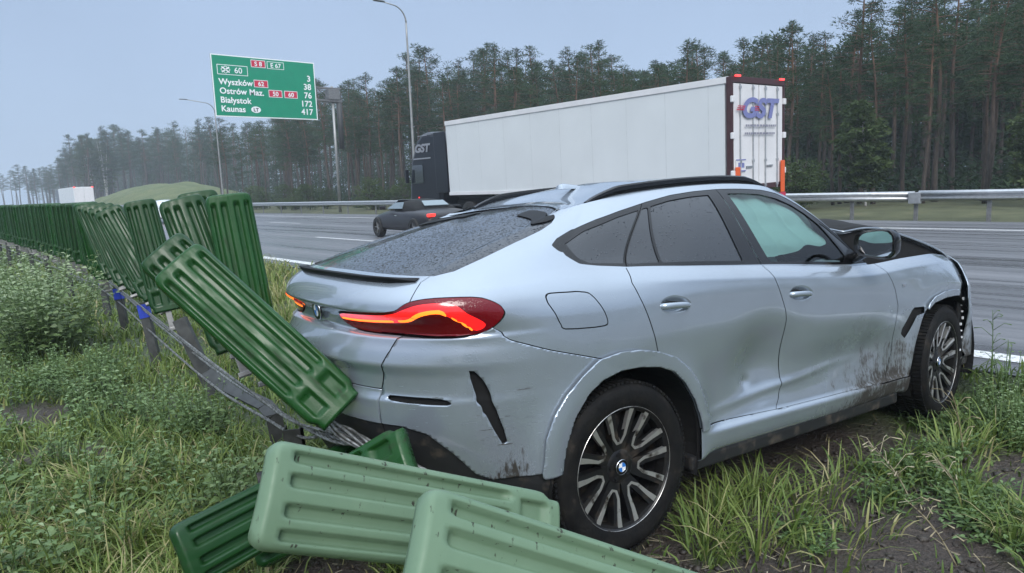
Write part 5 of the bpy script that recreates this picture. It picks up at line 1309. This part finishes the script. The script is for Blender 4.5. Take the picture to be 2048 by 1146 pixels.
# height of the tree line against the distance along the road (measured for trees 34 m off)
HY = np.array([-20, 4, 8.5, 11, 13.4, 14.3, 16.3, 17.6, 19.4, 21.7, 23.2, 24.9, 27.8, 30.5, 32.7, 35, 38.5, 42.5, 46.4, 50.5, 57, 62.7, 69, 89, 104, 126, 139, 160, 190, 250, 290, 385, 700])
HH = np.array([9.5, 9.5, 9.6, 9.4, 9.4, 9.2, 8.5, 9.4, 9.8, 8.2, 8.8, 9.5, 9.2, 10.2, 10.7, 10.8, 11.4, 12.4, 11.4, 13.6, 12.3, 12.9, 13.0, 11.6, 12.8, 15, 13.8, 17, 18, 13, 15, 19, 22])
def tree_h(x, y): k = y*34.0/x; return float(np.interp(k, HY, HH)-EYE)*x/34.0 + EYE
rs = np.random.RandomState(11); spots = []
def try_add(x, y, dmin):
    for a, b in spots:
        if (a-x)**2+(b-y)**2 < dmin*dmin: return False
    spots.append((x, y)); return True
for k in range(9000):
    if len(spots) >= 265: break
    y = 4 + (230*rs.rand()**1.9 if len(spots) < 215 else 170+250*rs.rand()); x = 31.5 + (16+.03*y)*rs.rand()**1.2
    if y > 96 and y < 178 and x < 47: continue
    if y < x*.20: continue
    try_add(x, y, 1.15+.010*y)
for i, (x, y) in enumerate(spots):
    h = tree_h(x, y)*(1.0-.20*rs.rand()**1.5) if i % 3 else tree_h(x, y)*(.72+.2*rs.rand())
    plant_tree('pine_tree', PINES[rs.randint(8)], x, y, .25, h/12.0, rs.rand()*6.28, 'tall slender pine with a bare trunk in the dense forest behind the guardrail', 'pine', 'pines of the roadside forest')
# trees that stand out
plant_tree('pine_tree', PINES[1], 32.6, 13.9, .2, (9.6/12*1.0, 9.6/12, 9.9/12), .6, 'dark pine rising above its neighbours right of the lorry, tall open crown', 'pine', 'pines of the roadside forest')
plant_tree('pine_tree', PINES[6], 33.0, 10.9, .2, 9.7/12, 2.0, 'thin sparse topped pine near the right edge of the photo', 'pine', 'pines of the roadside forest')
plant_tree('pine_tree', PINES[4], 34.5, 215, .2, 19/12, 1.0, 'lone wind-bent pine apart from the forest above the distant lorry', 'pine', 'pines of the roadside forest')
BI = broadleaf(21, 16, BBARK, BIRCHL, 2.8, .30, 120, .30, 3, .5)
for x, y, s in ((33.5, 186, 1.05), (34.8, 180, .98), (36.5, 190, .85)): plant_tree('birch_tree', BI, x, y, .2, s, s*7, 'feathery birch at the far left end of the forest', 'birch', 'birches at the forest end')
BI2 = broadleaf(22, 8.0, BBARK, BUSHL, 1.7, .22, 230, .26, 2, .25)
plant_tree('young_birch', BI2, 30.0, 12.5, .15, .58, 0, 'young light green birch with a thin white stem behind the guardrail at the right', 'birch', None)
plant_tree('young_birch', BI2, 30.6, 6.9, .15, .55, 2, 'young birch at the right margin of the forest edge', 'birch', None)
SH = [broadleaf(31+k, 2.4, BARK, BUSHL, 1.15, .08, 70, .12, 4, 0) for k in range(3)]
for k in range(34):
    y = 6+74*rs.rand(); x = 27.6+2.6*rs.rand(); plant_tree('shrub', SH[k % 3], x, y, .1, .45+.75*rs.rand(), rs.rand()*6, 'low green shrub at the foot of the pines behind the guardrail', 'shrub', 'shrubs along the forest edge')
# deep forest : everything behind reads as one mass
V = []; F = []; T_ = []; n = 0; TV = []; TF = []; tn = 0; rs = np.random.RandomState(5)
for k in range(1250):
    y = 6+ (60 if k < 170 else 470)*rs.rand()**1.1; x = 47 + .02*y + (24+.05*y)*rs.rand()
    if k > 1000: y = (-8-130*rs.rand()) if k % 3 else 260*rs.rand()-130; x = (31+20*rs.rand()) if k % 3 else -24-22*rs.rand()  # unseen trees behind and left of the view, added for the car's reflections
    elif y < x*.16: continue
    h = tree_h(x, y)*(.62+.30*rs.rand()); me = PINES[rs.randint(8)][1]; nv = 30*3
    C_ = []; R_ = []
    for q in range(42): t_ = rs.rand(); z = h*(.22+.76*t_); L_ = (2.0*(1-t_)**.6+.2)*rs.rand()**.5*h/12; w = rs.rand()*6.28; C_.append((x+L_*math.cos(w), y+L_*math.sin(w), z)); R_.append(.5*h/12+.12)
    v, f, to = spikes(rs, np.array(C_), np.array(R_), 16, .42, .075); V.append(v); F.append(f+n); T_.append(to); n += len(v)
    a = np.array([(math.cos(i*1.257), math.sin(i*1.257)) for i in range(5)])*.13; ring = np.concatenate([np.c_[a+[x, y], np.zeros(5)], np.c_[a*.35+[x, y], np.full(5, h*.95)]]); TV.append(ring); TF += [(tn+i, tn+(i+1) % 5, tn+5+(i+1) % 5, tn+5+i) for i in range(5)]; tn += 10
o = link(bpy.data.objects.new('deep_forest', crown_obj('deep_forest', np.concatenate(V), np.concatenate(F), np.concatenate(T_), NEEDLE))); tag(o, 'deep dark mass of more pines behind the front rows of the forest, with unseen trees added for reflections', 'forest', None, 'stuff')
o2 = mk('trunk', np.concatenate(TV), TF, BARK, o)
# undergrowth between the trunks
rs = np.random.RandomState(9); C_ = []; R_ = []
for k in range(5200):
    y = 5+170*rs.rand()**1.5; x = 33+34*rs.rand()**.8
    if y < x*.18: continue
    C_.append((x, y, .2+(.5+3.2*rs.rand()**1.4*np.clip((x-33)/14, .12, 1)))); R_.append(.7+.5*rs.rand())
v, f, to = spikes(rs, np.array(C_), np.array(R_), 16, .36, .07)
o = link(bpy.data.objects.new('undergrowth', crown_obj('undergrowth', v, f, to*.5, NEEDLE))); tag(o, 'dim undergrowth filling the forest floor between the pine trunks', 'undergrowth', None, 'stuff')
# ---------------------------------------------------------------- grass, weeds, litter on the median
def tonemat(name, stops, rough=.55, trans=.25):
    t = MT(name).set(rough=rough, spec=.35); a = t.n('ShaderNodeAttribute'); a.attribute_name = 'tone'; c = t.ramp(a.outputs['Fac'], stops); t.base(c)
    tl = t.n('ShaderNodeBsdfTranslucent'); t.l(c, tl.inputs[0]); mx = t.n('ShaderNodeMixShader'); mx.inputs[0].default_value = trans
    t.l(t.b.outputs[0], mx.inputs[1]); t.l(tl.outputs[0], mx.inputs[2]); t.l(mx.outputs[0], t.out.inputs['Surface']); return t.m
GRASS = tonemat('grass_blades', [(0, (.034, .058, .014)), (.35, (.085, .142, .028)), (.62, (.185, .245, .060)), (.82, (.28, .29, .10)), (1.0, (.38, .33, .18))])
WEED = tonemat('weed_leaves', [(0, (.028, .056, .018)), (.4, (.075, .135, .042)), (.75, (.165, .245, .095)), (1.0, (.34, .41, .24))], .5, .22)
STRAW = tonemat('dry_stalks', [(0, (.16, .125, .07)), (.5, (.30, .25, .15)), (1, (.48, .43, .31))], .7, .1)
def toned(name, V, F, tone, mat, label=None, cat=None, kind=None, group=None):
    me = mesh_data(name, V, F); me.materials.append(mat); a = me.attributes.new('tone', 'FLOAT', 'POINT'); a.data.foreach_set('value', np.clip(tone, 0, 1).astype(np.float32))
    me.polygons.foreach_set('use_smooth', np.ones(len(me.polygons), bool)); o = link(bpy.data.objects.new(name, me)); tag(o, label, cat, group, kind); return o
def blades(rs, x, y, h, w, lean, tone, ang=None):
    """curved grass blades : 7 vertices each"""
    n = len(x); a = rs.rand(n)*6.283 if ang is None else ang; d = np.stack([np.cos(a), np.sin(a), np.zeros(n)], 1); s = np.stack([-np.sin(a+rs.normal(size=n)*.6), np.cos(a+rs.normal(size=n)*.6), np.zeros(n)], 1)
    p0 = np.stack([x, y, ground_z(x, y)-.008], 1); P = []
    ln = lean[:, None]; hh = h[:, None]
    for k, wd in ((0, 1.0), (.4, .9), (.75, .6)):
        c = p0 + d*hh*(ln*k**1.7) + np.array([0, 0, 1])*hh*(k*(1-.45*np.clip(ln, 0, 1.3)*k)); P += [c - s*(w*wd)[:, None], c + s*(w*wd)[:, None]]
    P.append(p0 + d*hh*ln + np.array([0, 0, 1])*hh*(1-.5*np.clip(ln, 0, 1.5)))
    V = np.stack(P, 1).reshape(-1, 3); b = np.arange(n)[:, None]*7
    T = np.concatenate([b+np.array([t]) for t in ((0, 1, 3), (0, 3, 2), (2, 3, 5), (2, 5, 4), (4, 5, 6))], 0)
    return V, T, np.repeat(tone, 7)
CAR_IN = lambda x, y: (np.abs((x-3.75)*.994-(y-2.75)*.106) < 1.9) & (np.abs((y-2.75)*.994+(x-3.75)*.106) < .86)
def scatter(rs, n, dmin, dmax, xlo, xhi, power=1.0):
    """points spread in front of the camera, denser close by"""
    th = R(-64)+R(128)*rs.rand(n); d = dmin*(dmax/dmin)**(rs.rand(n)**power); a = R(40.5)+th
    x = d*np.sin(a); y = d*np.cos(a); k = (x > xlo) & (x < xhi) & (y > -2)
    return x[k], y[k], d[k]
rs = np.random.RandomState(3)
x, y, d = scatter(rs, 330000, 1.1, 42, -30, 5.95)
m = mudmask(x, y); patch = vnoise(x, y, .55, 21); patch2 = vnoise(x, y, 1.7, 22)
left = np.clip((3.0-x)/2.0, 0, 1)*np.clip((y-3)/1.5, 0, 1)
keep = (rs.rand(len(x)) > m*.95) & ~CAR_IN(x, y) & (rs.rand(len(x)) < .30+.9*patch)
keep &= ~((x > 5.75) & (rs.rand(len(x)) < .6))
x, y, d, patch, patch2, m = (q[keep] for q in (x, y, d, patch, patch2, m)); n = len(x)
road = np.clip((x-3.6)/1.6, 0, 1)*np.clip((y-5.0)/2, 0, 1)
h = (.045+.13*rs.rand(n)**1.4)*(.55+.9*patch)*(1-.45*m) + .16*road*rs.rand(n) + .05*np.clip(d/10, 0, 1)
tone = .40 + .34*(patch2-.5) + .34*(rs.rand(n)-.5) + .30*road*rs.rand(n) + np.where(rs.rand(n) < .07, .45, 0) + .10*np.clip(d/14, 0, 1)
lean = .25+.9*rs.rand(n)**1.3
V, F, T_ = blades(rs, x, y, h, (.0016+.0022*rs.rand(n))*(1+.22*d), lean, tone)
toned('grass', V, F, T_, GRASS, 'short tousled grass covering the wet median', 'grass', 'stuff')
# tussocks of long bent grass
V_ = []; F_ = []; T_ = []; nn = 0
def tuft(cx, cy, nb, rad, hh, dry=.15, lean=1.0, flat=False):
    global nn
    a = rs.rand(nb)*6.283; r = rad*rs.rand(nb)**.7; x = cx+r*np.cos(a); y = cy+r*np.sin(a)
    h = hh*(.5+.6*rs.rand(nb)); tone = np.where(rs.rand(nb) < dry, .85+.15*rs.rand(nb), .35+.35*rs.rand(nb)); ln = lean*(.25+.9*rs.rand(nb))
    v, f, t_ = blades(rs, x, y, h, .0026+.0036*rs.rand(nb), ln, tone, a+rs.normal(size=nb)*.5); V_.append(v); F_.append(f+nn); T_.append(t_); nn += len(v)
for k in range(240):
    cx, cy, dd = (q[0] if len(q) else None for q in scatter(rs, 1, 1.6, 13, -6, 5.8))
    if cx is None or CAR_IN(np.array([cx]), np.array([cy]))[0] or mudmask(np.array([cx]), np.array([cy]))[0] > .7: continue
    tuft(cx, cy, rs.randint(18, 60), .05+.09*rs.rand(), .16+.20*rs.rand(), .12)
for cx, cy, nb, rad, hh, dry in ((2.75, 1.85, 70, .12, .30, .05), (3.0, 1.93, 90, .15, .32, .05), (3.3, 1.90, 80, .15, .30, .05), (2.80, 1.60, 60, .18, .30, .10), (3.05, 1.72, 80, .22, .32, .05), (3.4, 1.70, 60, .2, .28, .1), (3.75, 1.65, 50, .2, .26, .1), (4.15, 1.55, 50, .2, .24, .12), (3.0, 1.35, 40, .16, .20, .2), (3.35, 1.35, 40, .18, .16, .2), (2.62, 1.75, 50, .1, .30, .04), (4.6, 1.35, 80, .22, .30, .1), (5.0, 1.25, 80, .22, .34, .1), (2.35, 1.05, 40, .1, .18, .3),
    (.55, 3.9, 80, .2, .26, .35), (.35, 3.2, 80, .18, .24, .4), (.9, 3.7, 90, .2, .22, .3), (.65, 4.6, 80, .25, .34, .4), (1.05, 4.3, 80, .2, .30, .3), (.2, 4.2, 70, .2, .3, .3), (.45, 2.75, 60, .16, .18, .3), (1.2, 3.3, 50, .14, .18, .3)):
    tuft(cx, cy, nb, rad, hh, dry)
for k in range(95):
    cx = -.25+1.7*rs.rand(); cy = 2.75+2.6*rs.rand(); tuft(cx, cy, rs.randint(30, 70), .12+.1*rs.rand(), .18+.16*rs.rand(), .18, 1.1)
for k in range(150):
    cy = 7.5+22*rs.rand()**1.3; cx = 3.2+2.6*rs.rand(); tuft(cx, cy, 34, .16, .30+.28*rs.rand(), .42, .7)
toned('long_grass', np.concatenate(V_), np.concatenate(F_), np.concatenate(T_), GRASS, 'tussocks of long bent wet grass, some blades straw coloured', 'grass', 'stuff')
# leafy weeds
def leaves(rs, base, dirn, L_, W_, tone):
    """folded pointed leaves : 6 vertices, 4 triangles"""
    n = len(base); dirn = dirn/np.linalg.norm(dirn, axis=1)[:, None]; s = np.cross(dirn, np.array([0, 0, 1.0])+rs.normal(size=(n, 3))*.3); s /= np.linalg.norm(s, axis=1)[:, None]+1e-9; u = np.cross(s, dirn)
    L_ = L_[:, None]; W_ = W_[:, None]; dr = np.array([0, 0, -1.0])
    m1 = base+dirn*L_*.45-u*W_*.15; tip = base+dirn*L_+dr*L_*.28
    P = np.stack([base, m1+s*W_+u*W_*.25, m1-s*W_+u*W_*.25, m1, base+dirn*L_*.75+dr*L_*.10+s*W_*.55, base+dirn*L_*.75+dr*L_*.10-s*W_*.55, tip], 1).reshape(-1, 3); b = np.arange(n)[:, None]*7
    F = np.concatenate([b+np.array([t]) for t in ((0, 3, 1), (0, 2, 3), (1, 3, 4), (2, 5, 3), (3, 6, 4), (3, 5, 6))], 0); return P, F, np.repeat(tone, 7)
def weed(rs, cx, cy, hh, stems, spread, nl, L0, W0, tone0):
    z0 = float(ground_z(np.array([cx]), np.array([cy]))[0]); B = []; D = []; LL = []; WW = []; TT = []; st = MB()
    for s in range(stems):
        a = rs.rand()*6.283; sp = spread*rs.rand()**.6; h = hh*(.6+.45*rs.rand()); bx, by = cx+.35*sp*math.cos(a), cy+.35*sp*math.sin(a); tx, ty = cx+sp*math.cos(a), cy+sp*math.sin(a)
        st.tube([(bx, by, z0), ((bx+tx)/2, (by+ty)/2, z0+h*.55), (tx, ty, z0+h)], [.0035, .003, .0015], 4, False)
        for k in range(nl):
            t_ = .15+.85*(k+rs.rand())/nl; w = k*2.4+rs.rand(); B.append((bx+(tx-bx)*t_, by+(ty-by)*t_, z0+h*t_)); D.append((math.cos(w), math.sin(w), .15+.7*t_*rs.rand())); f = 1-.55*t_; LL.append(L0*f*(.6+.6*rs.rand())); WW.append(W0*f*(.7+.5*rs.rand())); TT.append(tone0+.28*(t_-.5)+.25*(rs.rand()-.5))
    v, f, t_ = leaves(rs, np.array(B), np.array(D), np.array(LL), np.array(WW), np.array(TT)); sv = np.concatenate(st.V); sf = np.array(st.F); tri = np.concatenate([sf[:, [0, 1, 2]], sf[:, [0, 2, 3]]])
    return np.concatenate([v, sv]), np.concatenate([f, tri+len(v)]), np.concatenate([t_, np.full(len(sv), tone0)])
VV = []; FF = []; TTn = []; nn = 0
def addw(*a):
    global nn
    v, f, t_ = weed(rs, *a); VV.append(v); FF.append(f+nn); TTn.append(t_); nn += len(v)
for k in range(330):                             # left of the barrier
    y = 3.6+11*rs.rand()**1.2; x = 1.75-.02*y - (.2+2.6*rs.rand()**1.1)*(.45+.055*y)
    if mudmask(np.array([x]), np.array([y]))[0] > .5: continue
    addw(x, y, .16+.30*rs.rand(), rs.randint(3, 7), .14+.12*rs.rand(), rs.randint(7, 13), .065+.05*rs.rand(), .012+.014*rs.rand(), .44+.25*rs.rand())
for k in range(230):                             # right foreground
    x = 2.5+3.2*rs.rand(); y = .55+1.05*rs.rand() + .10*(x-2.5)
    if mudmask(np.array([x]), np.array([y]))[0] > .8: continue
    addw(x, y, .04+.12*rs.rand()**1.5, rs.randint(3, 7), .10+.12*rs.rand(), rs.randint(5, 9), .055+.045*rs.rand(), .010+.011*rs.rand(), .42+.2*rs.rand())
for k in range(40):
    x = 5.0+.75*rs.rand(); y = .7+.75*rs.rand(); addw(x, y, .18+.22*rs.rand(), 5, .13, 9, .055, .012, .55+.2*rs.rand())
toned('weeds', np.concatenate(VV), np.concatenate(FF), np.concatenate(TTn), WEED, 'leafy green weeds spreading over the median', 'weeds', 'stuff')
# bigger plants one can point at
for cx, cy, hh, ns, sp, nl, lab in ((1.05, 9.4, 1.2, 95, .90, 24, 'large pale leafy weed bush left of the barrier posts with blue straps'), (1.42, 5.15, .46, 40, .42, 14, 'bright feathery weed clump in front of the bent barrier post'), (1.30, 12.6, .95, 50, .7, 20, 'leafy weed bush against the upright panel row at the left edge'), (1.05, 6.9, .50, 36, .5, 15, 'low weed clump between the bare soil and the barrier posts'), (1.35, 16.5, .9, 40, .8, 16, 'farthest weed bush, where the panel row meets the left margin')):
    v, f, t_ = weed(rs, cx, cy, hh, ns, sp, nl, .15 if hh > .5 else .085, .036 if hh > .5 else .017, .78 if hh > .5 else .60); toned('weed_bush', v, f, t_, WEED, lab, 'plant')
def stalk(cx, cy, h, lean, lab, side=9, tone=.5, name='tall_weed', mat=None):
    z0 = float(ground_z(np.array([cx]), np.array([cy]))[0]); m = MB(); q = cspline(np.linspace(0, 1, 4), np.array([(cx, cy, z0), (cx+lean[0]*.3, cy+lean[1]*.3, z0+h*.4), (cx+lean[0]*.65, cy+lean[1]*.65, z0+h*.75), (cx+lean[0], cy+lean[1], z0+h)]), np.linspace(0, 1, 14)); m.tube(q, np.linspace(.0045, .0018, 14), 5)
    for k in range(side):
        i = 4+int(9*k/side); w = rs.rand()*6.28; L_ = .05+.09*rs.rand(); p = q[i]; m.tube([p, p+np.array([math.cos(w)*L_*.6, math.sin(w)*L_*.6, L_*.55]), p+np.array([math.cos(w)*L_, math.sin(w)*L_, L_*.5])], [.002, .0016, .004], 4)
    V = np.concatenate(m.V); F = []
    for f in m.F:
        for j in range(1, len(f)-1): F.append((f[0], f[j], f[j+1]))
    toned(name, V, np.array(F), np.full(len(V), tone)+.2*(rs.rand(len(V))-.5), mat or WEED, lab, 'plant')
stalk(5.55, 1.42, .62, (.02, .03), 'tall thin seeding weed right of the front wheel, highest of the stalks', 14, .55); stalk(5.62, 1.05, .50, (.05, -.02), 'upright weed stalk at the right edge near the white line', 12, .6); stalk(5.70, .90, .46, (-.03, .02), 'short seeding stalk at the right margin of the photo', 10, .6)
stalk(3.85, 1.32, .36, (-.30, .10), 'dry branching stalk leaning before the side skirt', 16, .8, 'dry_stalk', STRAW); stalk(4.05, 1.15, .30, (-.34, .02), 'broken pale stalk lying beside the dry branching one', 12, .7, 'dry_stalk', STRAW); stalk(3.35, .95, .32, (-.18, .16), 'bent straw stalk over the mud right of the rear wheel', 10, .6, 'dry_stalk', STRAW); stalk(4.55, 1.28, .46, (-.16, .04), 'curved green-brown stalk in front of the front wheel', 8, .4, 'dry_stalk', STRAW)
# flattened straw litter lying on the mud
n = 2600; x, y, d = scatter(rs, n*3, 1.3, 7, -1, 5.6); x, y = x[:n], y[:n]; n = len(x); a = rs.rand(n)*6.283; L_ = .03+.12*rs.rand(n)**2; dv = np.stack([np.cos(a), np.sin(a), .12*rs.normal(size=n)], 1)*L_[:, None]; s = np.stack([-np.sin(a), np.cos(a), np.zeros(n)], 1)*(.0012+.0015*rs.rand(n))[:, None]
p = np.stack([x, y, ground_z(x, y)+.008+.02*rs.rand(n)], 1); V = np.stack([p-s, p+s, p+dv+s, p+dv-s], 1).reshape(-1, 3); toned('straw_litter', V, np.arange(4*n).reshape(-1, 4), np.repeat(rs.rand(n), 4), STRAW, 'bits of straw and torn stems lying on the wet soil', 'litter', 'stuff')
# clods and pebbles of churned soil
n = 2400; x, y, d = scatter(rs, n*3, 1.3, 6.5, -1, 5.6); k = mudmask(x, y) > .25; x, y = x[k][:n], y[k][:n]; n = len(x); r = .006+.020*rs.rand(n)**2.2
ico = np.array([(0, 0, 1), (.89, 0, .45), (.28, .85, .45), (-.72, .53, .45), (-.72, -.53, .45), (.28, -.85, .45), (.72, .53, -.45), (-.28, .85, -.45), (-.89, 0, -.45), (-.28, -.85, -.45), (.72, -.53, -.45), (0, 0, -1)])
icf = np.array([(0,1,2),(0,2,3),(0,3,4),(0,4,5),(0,5,1),(1,6,2),(2,7,3),(3,8,4),(4,9,5),(5,10,1),(6,7,2),(7,8,3),(8,9,4),(9,10,5),(10,6,1),(6,11,7),(7,11,8),(8,11,9),(9,11,10),(10,11,6)])
V = (ico[None]*(1+.35*rs.normal(size=(n, 12, 1)))*r[:, None, None]*np.array([1, 1, .7]) + np.stack([x, y, ground_z(x, y)+r*.2], 1)[:, None]).reshape(-1, 3)
F = (icf[None]+np.arange(n)[:, None, None]*12).reshape(-1, 3); CL = plain('wet_soil_clods', (.034, .027, .021), .6, 0, .5, 20)
o = mk('soil_clods', V, F, CL, None, True); tag(o, 'small clods of churned wet soil', 'soil', None, 'stuff')
# ---------------------------------------------------------------- damp air : one even volume round the whole scene
t = bpy.data.materials.new('damp_air'); t.use_nodes = True; nt = t.node_tree; nt.nodes.clear(); oo = nt.nodes.new('ShaderNodeOutputMaterial'); pv = nt.nodes.new('ShaderNodeVolumePrincipled')
pv.inputs['Color'].default_value = (.80, .88, .98, 1); pv.inputs['Density'].default_value = .0010; pv.inputs['Anisotropy'].default_value = .1; nt.links.new(pv.outputs[0], oo.inputs['Volume'])
m = MB(); m.box((20, 335, 12.5), (820, 980, 29)); hz = m.build('haze', t); tag(hz, 'pale damp haze over the road and forest', 'haze', None, 'stuff')
